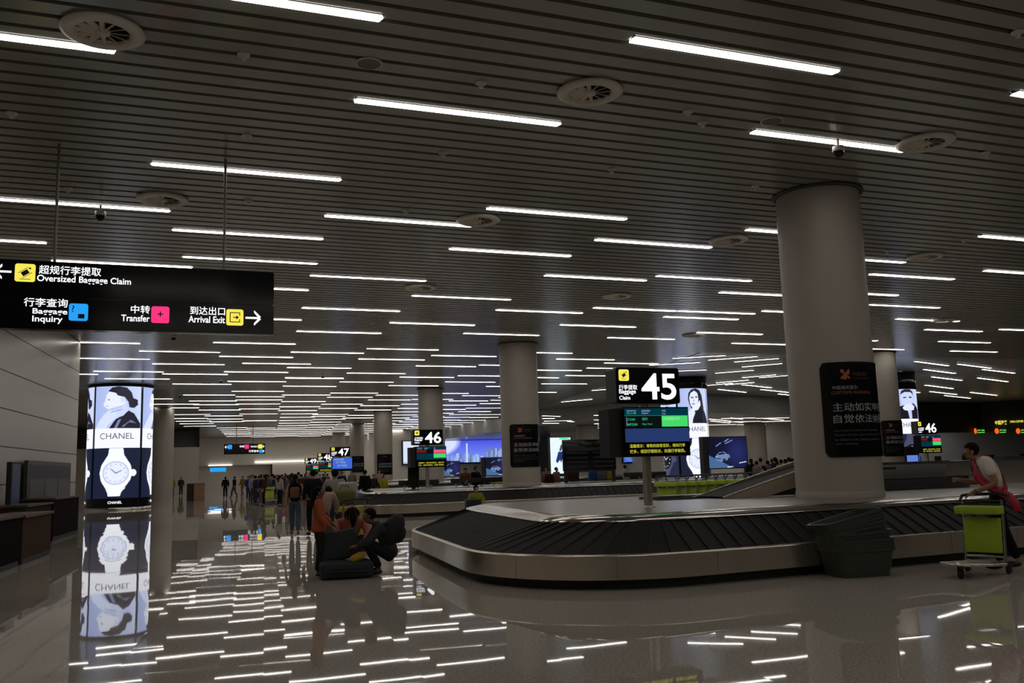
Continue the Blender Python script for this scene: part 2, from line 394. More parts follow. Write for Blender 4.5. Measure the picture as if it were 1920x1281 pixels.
for k, u in enumerate(US[2:11]):           # the rows over the camera
    yy = -9+rnd.uniform(0, 3)
    while yy < 6.3:
        extra.append((u+SK*yy, yy)); yy += rnd.uniform(4.2, 5.4)
for u in US[9:14]:                          # rows right of the frame
    yy = 4
    while yy < 16: extra.append((u+SK*yy+2, yy)); yy += 5
for x, y in extra: strip(x, y)
ZA = "1218 685 1312 680;1261.7 672.3 1359.8 667;1328.7 675.6 1419.4 668.8;1377.4 679 1459.4 672.6;1391.7 688.3 1466 682;1341.6 700 1412.6 694.6;1343 718 1403 713;1326.7 723 1374 718.7;1360 722 1414 717.4;1392 708.4 1454 703;1424 708.6 1481 704;1268 696 1324 694;1110 732.5 1176 727.5;1053 754 1110 749"
ZB = "1392 721.6 1445.8 727.3;1347 730.3 1398.4 736;1426.9 730.6 1477.6 736;1459.4 739 1489 742;1716 678 1777.5 686;1796.7 683 1857 690.7;1732.5 693 1790.5 700.5;1843 693 1901.7 700;1748 707 1803 713.7;1834 709 1889 716;1735 722.5 1786.7 729;1744 734.5 1793 740;1820 736 1868.7 741.7;1771.7 742 1819 747;1669 698 1691 700.5;1700 733.5 1724 736.7"
ZL = "1330 786 1369 790;1332 789.5 1368 793;1370 784 1392 786;1378 791 1392 792.5;1430 784.5 1469 788;1017 780 1050 781;1017 785 1040 785;1020 790 1072 789;1064 790.5 1076 791;1017 794 1048 794;1114 779 1128 779.5;1114 787.5 1130 788;1114 795 1134 795;1121 798 1135 798;1114 802.5 1128 803"
for i in (0, 2, 3, 5, 6, 8, 9, 10, 12, 13, 14, 16, 17, 19, 21, 22, 24, 25):  # extra strips, added to brighten the walls under the low ceiling
    x_ = 37.5+(i % 9)*3.7+(i//9)*1.1; y_ = 66+(i//9)*5.5+(x_-37)*.05
    if x_ < 55: strip(x_, y_, 5.26, R(-12), 3.06, 'added strip light deep under the low ceiling on the far right', 'added strip lights deep under the low ceiling')
for i in range(4):  # added out of sight behind the black band to brighten the customs room
    strip(60.5+i*3.9, 70.2-i*.0, 4.55, R(-14), 3.06, 'added, hidden white strip light in the room behind the customs counters', 'added, hidden strip lights over the customs room')
for zz, h, lab, gr in ((ZA, CZ-.03, 'slim white strip light climbing to the right on the plain grey ceiling', 'strip lights climbing right on the plain ceiling'),
                       (ZB, CZ-.03, 'slim white strip light falling to the right on the plain grey ceiling', 'strip lights falling right on the plain ceiling'),
                       (ZL, 5.26, 'short strip light under the low ceiling on the far right', 'strip lights under the low ceiling')):
    for t in zz.split(';'):
        a, b, c, d = map(float, t.split()); p = at(a, b, h); q = at(c, d, h); v = q-p
        strip(p.x, p.y, h, math.atan2(v.y, v.x), v.length, lab, gr)

# ================================================================== CEILING FITTINGS
def diffuser(p):
    t = empty('ceiling_vent', (p.x, p.y, CZ-.002))
    MB().lathe([(.44, 0), (.46, -.03), (.40, -.06), (.30, -.055), (.29, -.01)], n=36).build('outer_ring', K['cream'], t)
    b = MB(); b.lathe([(.29, -.005), (0.0, -.005)], n=24, mi=1)
    for k in range(12):
        a = 2*math.pi*k/12; m = Matrix.Rotation(a, 3, 'Z') @ Matrix.Rotation(.6, 3, 'X')
        b.box(.07, .29, -.03, .03, -.035, -.028, 0, rot=m, cen=(0, 0, -.03))
    b.build('swirl_blades', [K['cream'], K['black']], t)
    MB().lathe([(0, -.075), (.05, -.07), (.08, -.05), (.085, -.01)], n=20).build('hub', K['cream'], t)
    return t
V = [(193, 55, 'top left corner of the view'), (1106, 170, 'upper middle, right of the long strip'), (1735, 265, 'near the tall column'),
     (305, 372, 'behind the sign rods'), (897, 411, 'middle of the ceiling'), (1366, 449, 'left of the tall column'), (1735, 480, 'right of the tall column'),
     (788, 538, 'over the hall centre'), (1157, 554, 'over the second carousel'), (1300, 628, 'over the lit advert'), (1770, 600, 'far right')]
vl = ['round swirl air vent at the upper left, biggest of all', 'round swirl air vent with white vanes, above the hall middle', 'round air vent just right of the split strip light',
      'round air vent behind the rods of the big hanging sign', 'round air vent touching a strip light over the hall', 'round air vent left of the tall near column',
      'round air vent right of the tall near column', 'small round air vent above the third sign', 'small round air vent above baggage sign 45', 'faint round air vent before the plain ceiling', 'faint round air vent at the far right']
for (x, y, _), l in zip(V, vl):
    tag(diffuser(at(x, y, CZ)), l, 'air vent', 'round air vents in the ceiling')
for (x, y, l) in ((692, 118, 'flat round ceiling speaker at the upper middle'), (1447, 226, 'flat round ceiling speaker above the split strip light')):
    p = at(x, y, CZ); t = tag(empty('ceiling_speaker', (p.x, p.y, CZ-.002)), l, 'speaker')
    MB().lathe([(.17, 0), (.17, -.012), (.15, -.016)], n=28).build('rim', K['cream'], t); MB().lathe([(.15, -.012), (0, -.012)], n=28).build('grille', mat('grille', (.2, .19, .16), .7), t)
SP = [(457, 102), (22, 212), (902, 155), (831, 286), (463, 254), (1290, 209), (1317, 230), (1147, 317), (128, 353), (466, 376), (762, 395), (1416, 349), (1848, 286), (1664, 470), (1908, 60), (1806, 450)]
sm_ = MB().lathe([(0, -.075), (.03, -.07), (.035, -.02), (.075, -.015), (.08, 0)], n=16).mesh('smoke_detector', K['cream'])
for i, (x, y) in enumerate(SP):
    p = at(x, y, CZ); o = bpy.data.objects.new('smoke_detector', sm_); C.objects.link(o); o.location = (p.x, p.y, CZ-.002)
    tag(o, 'tiny pale round detector dotted on the ceiling slats', 'smoke detector', 'detectors dotted over the slatted ceiling')
def camera_dome(px, py, l, z=CZ):
    p = at(px, py, z); t = tag(empty('security_camera', (p.x, p.y, z-.04)), l, 'security camera')
    MB().lathe([(.02, 0), (.02, -.12), (.09, -.13), (.1, -.2), (.085, -.21)], n=20).build('bracket', K['cream'], t)
    MB().lathe([(.085, -.205), (.08, -.26), (.05, -.3), (0, -.31)], n=20).build('dome', K['gloss'], t)
for a in ((1570, 256, 'small dome camera hanging in the middle of a strip light'), (189, 380, 'dark dome camera hanging below the strip light at the left'),
          (326, 620, 'dome camera under the big hanging sign'), (414, 706, 'small dome camera over the far left aisle'), (605, 697, 'tiny dome camera over the middle aisle'), (338, 735, 'dark dome camera right of the lit watch advert')):
    camera_dome(*a)

# ================================================================== COLUMNS
def warp_cyl(r, face=-90):
    def f(p):
        a = R(face)+p[0]/r; rr = r-p[1]
        return (rr*math.cos(a), rr*math.sin(a), p[2])
    return f
def poster(t, r, z0, detail=True):
    W_, H_ = 1.52, 1.71; f = warp_cyl(r+.025); b = MB()
    poly = rounded_rect(W_, H_, .1, 4, 0, z0+H_/2)
    n = 28
    for i in range(n):
        xa, xb = -W_/2+W_*i/n, -W_/2+W_*(i+1)/n
        def hz(x):
            d = max(0, abs(x)-(W_/2-.1)); return math.sqrt(max(0, .01-d*d))
        za, zb = H_/2-.1+hz(xa), H_/2-.1+hz(xb); c = z0+H_/2
        b.add([f((xa, 0, c-za)), f((xb, 0, c-zb)), f((xb, 0, c+zb)), f((xa, 0, c+za))], [(0, 1, 2, 3)], 0)
    p = b.build('poster', K['gloss'], t)
    m = MB(); top = z0+H_; w_ = lambda q: f((q[0], q[1], q[2])); y = .006; L0 = -.58
    def T(s, x, dz, h, mi, bold=.0, w=None): put_text(m, s, x, top-dz-h, h=h, w=w, y=-y, mi=mi, bold=bold, warp=w_)
    if detail:
        # winged key emblem
        for k in range(2):
            s = 1 if k else -1
            m.add([f((-.32+s*.07, -y, top-.13)), f((-.32+s*.09, -y, top-.16)), f((-.32-s*.07, -y, top-.32)), f((-.32-s*.09, -y, top-.29))], [(0, 1, 2, 3) if s > 0 else (3, 2, 1, 0)], 1)
        for c in ((-.37, .17), (-.27, .2), (-.33, .29)):
            m.add([f((c[0]+.035*math.cos(a), -y, top-c[1]+.035*math.sin(a))) for a in [2*math.pi*k/10 for k in range(10)]], [list(range(10))], 1)
        T('中国海关', -.18, .19, .075, 2)
        T('CHINA CUSTOMS', -.18, .29, .03, 2)
        T('中国海关提示:', L0+.02, .43, .07, 0)
        T('CUSTOMS WARNING:', L0, .53, .055, 1)
        for i, l in enumerate(('According to Customs law of the People\'s', 'Republic of China, please declare to the Customs', 'for declares at the Customs counters or be', 'taken voluntarily')):
            T(l, L0, 1.22+i*.08, .042, 3, w=1.12*len(l)/48)
    T('主动如实申报', L0, .74, .155, 0, .006, 1.16); T('自觉依法纳税', L0, .95, .155, 0, .006, 1.16)
    if not detail:
        T('中国海关', -.18, .17, .07, 1)
        for i in range(3): T('According to Customs law of the People\'s', L0, 1.22+i*.09, .045, 3, w=.95)
    tag(m.build('lettering', [K['print_'], K['gold'], mat('dim_gold', (.12, .05, .02), .5), mat('dim_print', (.16, .16, .16), .5)], p), 'grey and gold printed characters')
def column(x, y, label, r=.78, z0=0, post=False, detail=False, top=CZ, pz=1.62):
    t = tag(empty('column', (x, y, z0)), label, 'column')
    MB().lathe([(r, 0), (r, top-z0-.05)], n=64).build('shaft', K['column'], t)
    MB().lathe([(r+.02, top-z0-.05), (r+.07, top-z0-.03), (r+.07, top-z0-.002), (r-.02, top-z0-.002)], n=64).build('ceiling_collar', mat('collar', (.05, .048, .042), .5), t)
    MB().lathe([(r+.004, .12), (r+.012, .1), (r+.012, 0)], n=64).build('base_ring', K['column'], t)
    if post: poster(t, r, pz-z0, detail)
    return t
DZ = .89
column(11.85, 13.83, 'thick pale round column standing nearest, rising through the front carousel', z0=DZ, post=True, detail=True)
column(13.8, 34.8, 'pale round column rising through the second carousel, black notice on it', z0=DZ, post=True, detail=True)
column(15.9, 55.3, 'pale round column right behind the small baggage sign 46', z0=DZ)
column(17.7, 76.2, 'slim far column with a dark notice, second left of baggage sign 46', z0=DZ, post=True, pz=1.35)
column(19.6, 96.6, 'slim far column with a dark notice, right of baggage sign 47', z0=0, post=True, pz=1.6)
column(21.4, 117, 'thinnest far column right at the back wall', z0=0)
column(33.0, 35.0, 'pale column half hidden behind the near thick column, dark notice on it', z0=DZ, post=True, detail=True)
column(36.9, 76.2, 'short column under the low ceiling, above the black notice board', z0=DZ, top=5.3, r=1.0)
column(55.6, 76.5, 'short column under the low ceiling, right of the car screen', z0=0, top=5.3, r=1.05)
q_ = atd(303, 900, 66.5); column(q_.x, q_.y, 'dim column just right of the lit watch advert', z0=0)
column(28.6, 96.8, 'far column left of the city skyline screen, behind the second column', z0=0)

# ================================================================== LIT ADVERT DRUMS
def lin(*c): return np.array(s2l(c))
def paint(shapes, bg):
    def f(U, V):
        col = np.zeros(U.shape+(3,)); g = bg(U, V) if callable(bg) else np.broadcast_to(lin(*bg), col.shape); col[:] = g
        for kind, d, c in shapes:
            if kind == 'p': m = inpoly(U, V, d)
            elif kind == 'e': m = ((U-d[0])/d[2])**2+((V-d[1])/d[3])**2 < 1
            col[m] = lin(*c)
        return col
    return f
WHT = (250, 250, 255)
def bgw(U, V):
    g = np.zeros(U.shape+(3,)); a = lin(168, 184, 235); b = lin(205, 218, 250); g[:] = a*(1-U[..., None])+b*U[..., None]; return g
woman_side = paint([
    ('p', [(.02, 0), (.10, .16), (.2, .3), (.32, .42), (.48, .52), (.62, .58), (.6, .4), (.45, .22), (.3, .06), (.28, 0)], (215, 225, 255)),   # forearm and hand
    ('p', [(.34, 0), (.46, .2), (.56, .28), (.72, .42), (.84, .36), (.94, .2), (1, .1), (1, 0)], (28, 28, 45)),                                 # jacket
    ('p', [(.5, .0), (.58, .22), (.52, .2), (.44, .0)], (120, 130, 165)),
    ('p', [(.6, .05), (.78, .2), (.9, .12), (.74, .14), (.62, .02)], (110, 115, 145)),
    ('p', [(.5, .24), (.48, .45), (.66, .62), (.72, .42), (.62, .3)], (205, 215, 250)),                                                          # neck
    ('p', [(.24, .5), (.2, .56), (.24, .66), (.26, .78), (.32, .88), (.5, .9), (.62, .78), (.66, .6), (.5, .48), (.34, .44)], (232, 238, 255)),  # face
    ('p', [(.3, .88), (.38, .97), (.52, 1.0), (.68, .97), (.78, .86), (.82, .72), (.92, .68), (.93, .56), (.84, .48), (.74, .5), (.72, .62), (.64, .74), (.5, .78), (.46, .84)], (36, 34, 52)),
    ('e', (.6, .68, .045, .07), (215, 222, 250)),
    ('p', [(.28, .68), (.34, .7), (.34, .66)], (120, 125, 160)), ('p', [(.24, .53), (.31, .54), (.3, .515)], (150, 150, 185)),
    ('p', [(.3, .44), (.36, .47), (.58, .54), (.6, .5), (.4, .42)], (190, 200, 240)), ('p', [(.34, .36), (.4, .4), (.6, .46), (.58, .43)], (150, 160, 205)),
], bgw)
woman_front = paint([
    ('p', [(.34, .5), (.3, .7), (.32, .86), (.4, .96), (.54, 1.0), (.68, .94), (.76, .8), (.8, .55), (.84, .3), (.9, .2), (.5, .2)], (38, 36, 52)),   # hair
    ('p', [(.42, .12), (.5, .3), (.66, .42), (.86, .34), (.96, .12), (1, 0), (.4, 0)], (26, 26, 38)),
    ('p', [(.18, 0), (.2, .16), (.3, .34), (.42, .44), (.5, .3), (.42, .14), (.4, 0)], (225, 232, 255)),
    ('p', [(.36, .52), (.34, .72), (.38, .86), (.5, .93), (.6, .86), (.63, .7), (.6, .54), (.5, .44), (.42, .44)], (228, 234, 255)),
    ('p', [(.42, .34), (.44, .46), (.6, .58), (.68, .66), (.7, .52), (.6, .38)], (235, 240, 255)),
    ('p', [(.38, .74), (.46, .76), (.46, .72), (.39, .71)], (60, 60, 85)), ('p', [(.52, .77), (.6, .76), (.59, .73), (.53, .73)], (60, 60, 85)),
    ('p', [(.4, .56), (.5, .57), (.48, .53), (.42, .53)], (110, 105, 140)), ('p', [(.47, .7), (.5, .62), (.45, .62)], (170, 178, 215)),
], bgw)
man_front = paint([
    ('p', [(.1, .4), (.08, .0), (.95, 0), (.98, .3), (.85, .42), (.7, .52)], (24, 24, 36)),
    ('p', [(.3, .5), (.26, .7), (.3, .9), (.42, .97), (.58, .95), (.68, .84), (.7, .64), (.62, .5), (.46, .42)], (205, 214, 250)),
    ('p', [(.26, .8), (.3, .94), (.42, 1.0), (.58, 1.0), (.7, .92), (.73, .76), (.68, .84), (.6, .9), (.4, .9), (.3, .84)], (40, 40, 60)),
    ('p', [(.34, .73), (.44, .74), (.44, .7), (.35, .69)], (50, 50, 75)), ('p', [(.54, .75), (.65, .74), (.64, .7), (.54, .7)], (50, 50, 75)),
    ('p', [(.3, .38), (.4, .48), (.62, .5), (.74, .42), (.7, .3), (.5, .26), (.34, .3)], (225, 232, 255)),
    ('p', [(.46, .26), (.6, .27), (.6, .02), (.5, .0)], (200, 208, 245)),
], bgw)
def watch(light=True):
    w, d, n = ((246, 249, 255), (178, 188, 228), (20, 28, 54)) if light else ((70, 75, 100), (20, 22, 34), (30, 38, 66))
    f2 = (228, 235, 255) if light else (16, 18, 28)
    S = [('p', [(.36, 1), (.34, .86), (.3, .8), (.7, .8), (.66, .86), (.64, 1)], w), ('p', [(.3, .2), (.34, .12), (.36, .04), (.6, .04), (.62, .12), (.7, .2)], w),
         ('p', [(.3, .8), (.2, .66), (.16, .5), (.2, .34), (.3, .2), (.68, .2), (.8, .36), (.84, .5), (.8, .66), (.7, .8)], w),
         ('e', (.86, .5, .07, .07), w), ('e', (.5, .5, .27, .235), d), ('e', (.5, .5, .245, .215), f2), ('e', (.5, .5, .15, .13), w if light else d), ('e', (.5, .5, .14, .122), f2)]
    for k in range(12):
        a = math.pi*k/6; S.append(('e', (.5+.2*math.cos(a), .5+.175*math.sin(a), .016, .014), d if light else (230, 235, 255)))
    hand = (110, 118, 165) if light else (235, 240, 255)
    S += [('p', [(.5, .49), (.38, .59), (.39, .6), (.51, .51)], hand), ('p', [(.49, .5), (.62, .56), (.63, .545), (.5, .485)], hand)]
    return paint(S, n)
def drum(x, y, r, label, lv, top, pics, off=-4):
    """lv = heights of picture top, band top, band bottom, watch bottom; four curved panels"""
    t = tag(empty('advert_column', (x, y, 0)), label, 'advertising column')
    MB().lathe([(r+.02, 0), (r+.02, .12), (r-.03, .14)], n=64).build('plinth', K['steel2'], t)
    MB().lathe([(r-.03, .12), (r-.03, top)], n=64).build('core', K['gloss'], t)
    MB().lathe([(r, lv[0]+.02), (r+.03, lv[0]+.04), (r+.03, top-.002), (r-.03, top-.002)], n=64).build('crown', K['gloss'], t)
    for k in range(4):
        c = -90+off+90*k; hw = r*R(42.5)
        if k == 2: continue
        pm = picmat('advert_picture', 1.05)
        def pl(z0, z1):
            def g(u, v):
                a = R(c)+(u*2-1)*R(42.5); return (r*math.cos(a), r*math.sin(a), z0+(z1-z0)*v)
            return g
        fn = pics[k % len(pics)]
        picture('portrait_panel', 96, 104, fn[0], pl(lv[1], lv[0]), pm, t)
        picture('white_band', 10, 2, lambda U, V: np.ones(U.shape+(3,))*lin(244, 246, 255), pl(lv[2], lv[1]), pm, t)
        picture('watch_panel', 96, 110, fn[1], pl(lv[3], lv[2]), pm, t)
        wf = warp_cyl(r+.012, c); m = MB(); bh = lv[1]-lv[2]
        put_text(m, 'CHANEL', 0, lv[2]+bh*.45, w=r*1.05, y=0, align='C', warp=wf, bold=.0)
        put_text(m, 'CHANEL', 0, lv[3]-.28, w=r*.42, y=0, align='C', warp=wf, mi=1)
        m.build('lettering', [glow('advert_grey', (.10, .11, .17), 1), K['txt']], t)
    return t
p = atd(223, 900, 49.5)
drum(p.x, p.y, 1.66, 'lit drum advert with a woman in profile above a white watch, left side', (6.54, 4.3, 3.26, .62), CZ, [(woman_side, watch(True))])
p = atd(1288, 868, 55)
drum(p.x, p.y, 1.4, 'lit drum advert with a long-haired woman, behind baggage sign 45', (6.0, 3.92, 3.05, .6), CZ, [(woman_front, watch(True)), (man_front, watch(False))])
p = atd(1682, 858, 56)
drum(p.x, p.y, 1.4, 'lit drum advert with a man resting his chin, right of the near column', (5.65, 3.85, 2.95, .6), CZ, [(man_front, watch(False)), (man_front, watch(True))])
# ================================================================== CAROUSELS
def offpoly(poly, d):
    n = len(poly); out = []
    L_ = []
    for i in range(n):
        a = Vector(poly[i]); b = Vector(poly[(i+1) % n]); t = (b-a).normalized(); nrm = Vector((-t.y, t.x)); L_.append((a+nrm*d, t))
    for i in range(n):
        p, t = L_[i-1]; q, s = L_[i]; den = t.x*s.y-t.y*s.x
        k = ((q.x-p.x)*s.y-(q.y-p.y)*s.x)/den; out.append(p+t*k)
    return out
def ring(poly, d, Rad, n=14):
    P_ = offpoly(poly, d); out = []
    for i in range(len(P_)):
        p = P_[i]; a = (P_[i-1]-p).normalized(); b = (P_[(i+1) % len(P_)]-p).normalized()
        ang = a.angle(b); dist = Rad/math.tan(ang/2); c = p+(a+b).normalized()*(Rad/math.sin(ang/2))
        s = p+a*dist-c; e = p+b*dist-c; a0 = math.atan2(s.y, s.x); a1 = math.atan2(e.y, e.x)
        while a1 < a0: a1 += 2*math.pi
        for k in range(n+1):
            t = a0+(a1-a0)*k/n; out.append(Vector((c.x+Rad*math.cos(t), c.y+Rad*math.sin(t))))
    return out
POLY = [(3.95, 10.40), (29, 11.45), (29, 19.6), (4.85, 19.6)]
def loft(b, rings, mi=0, sm=True):
    n = len(rings[0][0])
    V_ = [(p.x, p.y, z) for pts, z in rings for p in pts]; Fs = []
    for i in range(len(rings)-1):
        for k in range(n): Fs.append((i*n+k, i*n+(k+1) % n, (i+1)*n+(k+1) % n, (i+1)*n+k))
    b.add(V_, Fs, mi, sm)
def resample(pts, n):
    L_ = [0]
    for i in range(len(pts)): L_.append(L_[-1]+(pts[(i+1) % len(pts)]-pts[i]).length)
    out = []; j = 0
    for k in range(n):
        s = L_[-1]*k/n
        while L_[j+1] < s: j += 1
        t = (s-L_[j])/(L_[j+1]-L_[j] or 1); out.append(pts[j].lerp(pts[(j+1) % len(pts)], t))
    return out
def carousel(label, k):
    t = tag(empty('baggage_carousel', (1.95*k, 20.95*k, 0)), label, 'baggage carousel', 'long oval baggage carousels in a row')
    if k > 0: return t
    Ra = 2.3
    b = MB(); loft(b, [(ring(POLY, .14, Ra-.14), 0), (ring(POLY, .14, Ra-.14), .16)]); b.build('plinth', K['black'], t)
    b = MB(); loft(b, [(ring(POLY, .14, Ra-.14), .13), (ring(POLY, 0, Ra), .13)], sm=False)
    loft(b, [(ring(POLY, 0, Ra), .13), (ring(POLY, 0, Ra), .43)]); loft(b, [(ring(POLY, 0, Ra), .43), (ring(POLY, .015, Ra-.015), .45), (ring(POLY, .06, Ra-.06), .452), (ring(POLY, .07, Ra-.07), .42)])
    sk = b.build('outer_skirt', K['steel'], t)
    sb = MB()
    rg = resample(ring(POLY, -.002, Ra+.002), 44)
    for i in range(44):
        p = rg[i]; q = (rg[(i+1) % 44]-p).normalized()*.004
        sb.add([(p.x, p.y, .13), (p.x+q.x, p.y+q.y, .13), (p.x+q.x, p.y+q.y, .43), (p.x, p.y, .43)], [(0, 1, 2, 3)])
    sb.build('panel_seams', K['joint'], sk)
    # belt of overlapping rubber plates
    b = MB(); sh = 3
    A_ = ring(POLY, .07, Ra-.07, 24); B_ = ring(POLY, 1.15, Ra-1.15, 24)
    seg = []
    for i in range(len(A_)):
        j = (i+1) % len(A_); m = max(1, round((A_[j]-A_[i]).length/.27))
        if (A_[j]-A_[i]).length < .2 and i % 2: continue
        for s in range(m): seg.append((A_[i].lerp(A_[j], s/m), B_[i].lerp(B_[j], s/m)))
    ns = len(seg)
    for i in range(ns):
        (a, c), (a2, c2) = seg[i], seg[(i+1) % ns]
        dv = (a2-a).normalized()*.35
        h = .018
        c_, c2_ = c+dv, c2+dv
        P0 = (a.x, a.y, .425+h); P1 = (a2.x, a2.y, .425); Q0 = (c_.x, c_.y, .80+h); Q1 = (c2_.x, c2_.y, .80)
        b.add([P0, P1, Q1, Q0], [(0, 1, 2, 3)], 0)
        b.add([P1, (a2.x, a2.y, .425+h), (c2_.x, c2_.y, .80+h), Q1], [(0, 1, 2, 3)], 1)
        g1 = (a2-a).normalized()*.012
        b.add([(a.x, a.y, .4275+h), (a.x+g1.x*2, a.y+g1.y*2, .4275+h), (c_.x+g1.x*2, c_.y+g1.y*2, .8025+h), (c_.x, c_.y, .8025+h)], [(0, 1, 2, 3)], 1)
    b.build('rubber_belt', [K['rubber'], K['gap']], t)
    b = MB(); loft(b, [(ring(POLY, 1.08, Ra-1.08), .80), (ring(POLY, 1.1, Ra-1.1), .835), (ring(POLY, 1.42, Ra-1.42), .89)])
    b.build('inner_rim', K['steel2'], t)
    b = MB(); rr = ring(POLY, 1.41, Ra-1.41); b.add([(p.x, p.y, .888) for p in rr], [list(range(len(rr)))])
    b.build('centre_deck', K['deck'], t)
    return t
c0 = carousel('long oval steel baggage carousel in front, black belt sloping up around a grey deck', 0)
for k, l in ((1, 'second baggage carousel, behind the front one, with the round column on it'), (2, 'third baggage carousel back, past sign 46'), (3, 'farthest baggage carousel at the back of the hall')):
    c = copy_tree(c0); c.location = (1.95*k, 20.95*k, 0); c['label'] = l
c = copy_tree(c0); c.location = (28.0, 21.6, 0); c['label'] = 'baggage carousel at the right, under the second sign 46'

# ================================================================== CHUTES AND STEEL BOXES ON THE FRONT CAROUSEL
def yprism(poly_xz, y0, y1, mb, mi=0): return mb.prism(poly_xz, y0, y1, mi)
t = tag(empty('conveyor_chute', (0, 0, 0)), 'sloping steel conveyor chute rising behind the near thick column', 'conveyor')
t.location = (10.2, 15.2, DZ)
MB().prism([(0, 0), (.95, 0), (3.6, .62), (3.6, .93)][::-1], 0, .04).prism([(0, 0), (.95, 0), (3.6, .62), (3.6, .93)][::-1], 1.1, 1.14).build('side_panel', K['steel'], t)
MB().box(-.02, .02, 0, 1.14, 0, .01).add([(.1, .04, .03), (3.6, .04, .8), (3.6, 1.1, .8), (.1, 1.1, .03)], [(0, 1, 2, 3)]).build('belt', K['rubber'], t)
MB().tube([(0, -.012, .02), (3.6, -.012, .95)], .022, 8).tube([(.95, -.012, .0), (3.6, -.012, .6)], .016, 8).build('edge_trim', K['steel2'], t)
MB().add([(.95, .05, 0.01), (3.6, .05, .01), (3.6, .05, .62)], [(0, 1, 2)]).build('underside', K['black'], t)
t = tag(empty('conveyor_housing', (13.9, 16.2, DZ)), 'dark steel conveyor housing in two steps right of the near column', 'conveyor')
MB().rbox(0, 3.1, 0, 1.6, 0, .57, .015).build('upper_box', K['grey'], t)
MB().rbox(-.1, 3.0, -.7, -.02, 0, .25, .015).build('lower_box', K['dark'], t)
MB().box(-.05, 3.15, -.06, .0, .56, .59).box(-.15, 3.05, -.75, -.7, .24, .265).build('edge_trim', K['steel2'], t)
MB().box(.9, 1.6, -.005, 0, .43, .48).build('slot', K['black'], t)
t = tag(empty('steel_parapet', (17.2, 16.4, DZ)), 'long brushed steel parapet wall behind the uniformed man', 'parapet')
for i in range(8):
    MB().box(i*1.3+.005, i*1.3+1.295, 0, .8, 0, .54).build('panel', K['steel'], t)
MB().box(-.02, 10.42, -.03, .83, .54, .57).build('top_cap', K['steel2'], t)
MB().box(2.2, 10.3, .25, .6, .57, .64).build('dark_strip', K['black'], t)
# dark opening with a low kerb in the deck where bags arrive
hp_ = at(1238, 939, DZ)
t = tag(empty('deck_hatch', (hp_.x, hp_.y, DZ)), 'dark hatch in the deck where bags arrive, left of the chute', 'hatch')
MB().add([(0, 0, .004), (2.1, 0, .004), (2.4, .9, .004), (.1, .9, .004)], [(0, 1, 2, 3)]).build('opening', K['void'], t)
MB().box(.05, 2.4, .9, .95, 0, .05).build('kerb', K['steel2'], t)

# ================================================================== BAGGAGE SIGNS ON POSTS
def luggage_icon(mb, cx, cz, s, mi, y):
    R2 = Matrix.Rotation(R(35), 2)
    def q(pts): return [(cx+(R2 @ Vector(p)).x*s, y, cz+(R2 @ Vector(p)).y*s) for p in pts]
    mb.add(q([(-.2, -.13), (.2, -.13), (.2, .13), (-.2, .13)]), [(0, 1, 2, 3)], mi)
    mb.add(q([(-.32, -.2), (.32, -.2), (.32, -.17), (-.32, -.17)]), [(0, 1, 2, 3)], mi)
    mb.add(q([(-.32, .17), (.32, .17), (.32, .2), (-.32, .2)]), [(0, 1, 2, 3)], mi)
    mb.add([(cx+.25*s+.06*s*math.cos(a), y, cz+.27*s+.06*s*math.sin(a)) for a in [2*math.pi*k/12 for k in range(12)]], [list(range(12))], mi)
    mb.add([(cx-.3*s, y, cz-.4*s), (cx+.3*s, y, cz-.4*s), (cx+.3*s, y, cz-.37*s), (cx-.3*s, y, cz-.37*s)], [(0, 1, 2, 3)], mi)
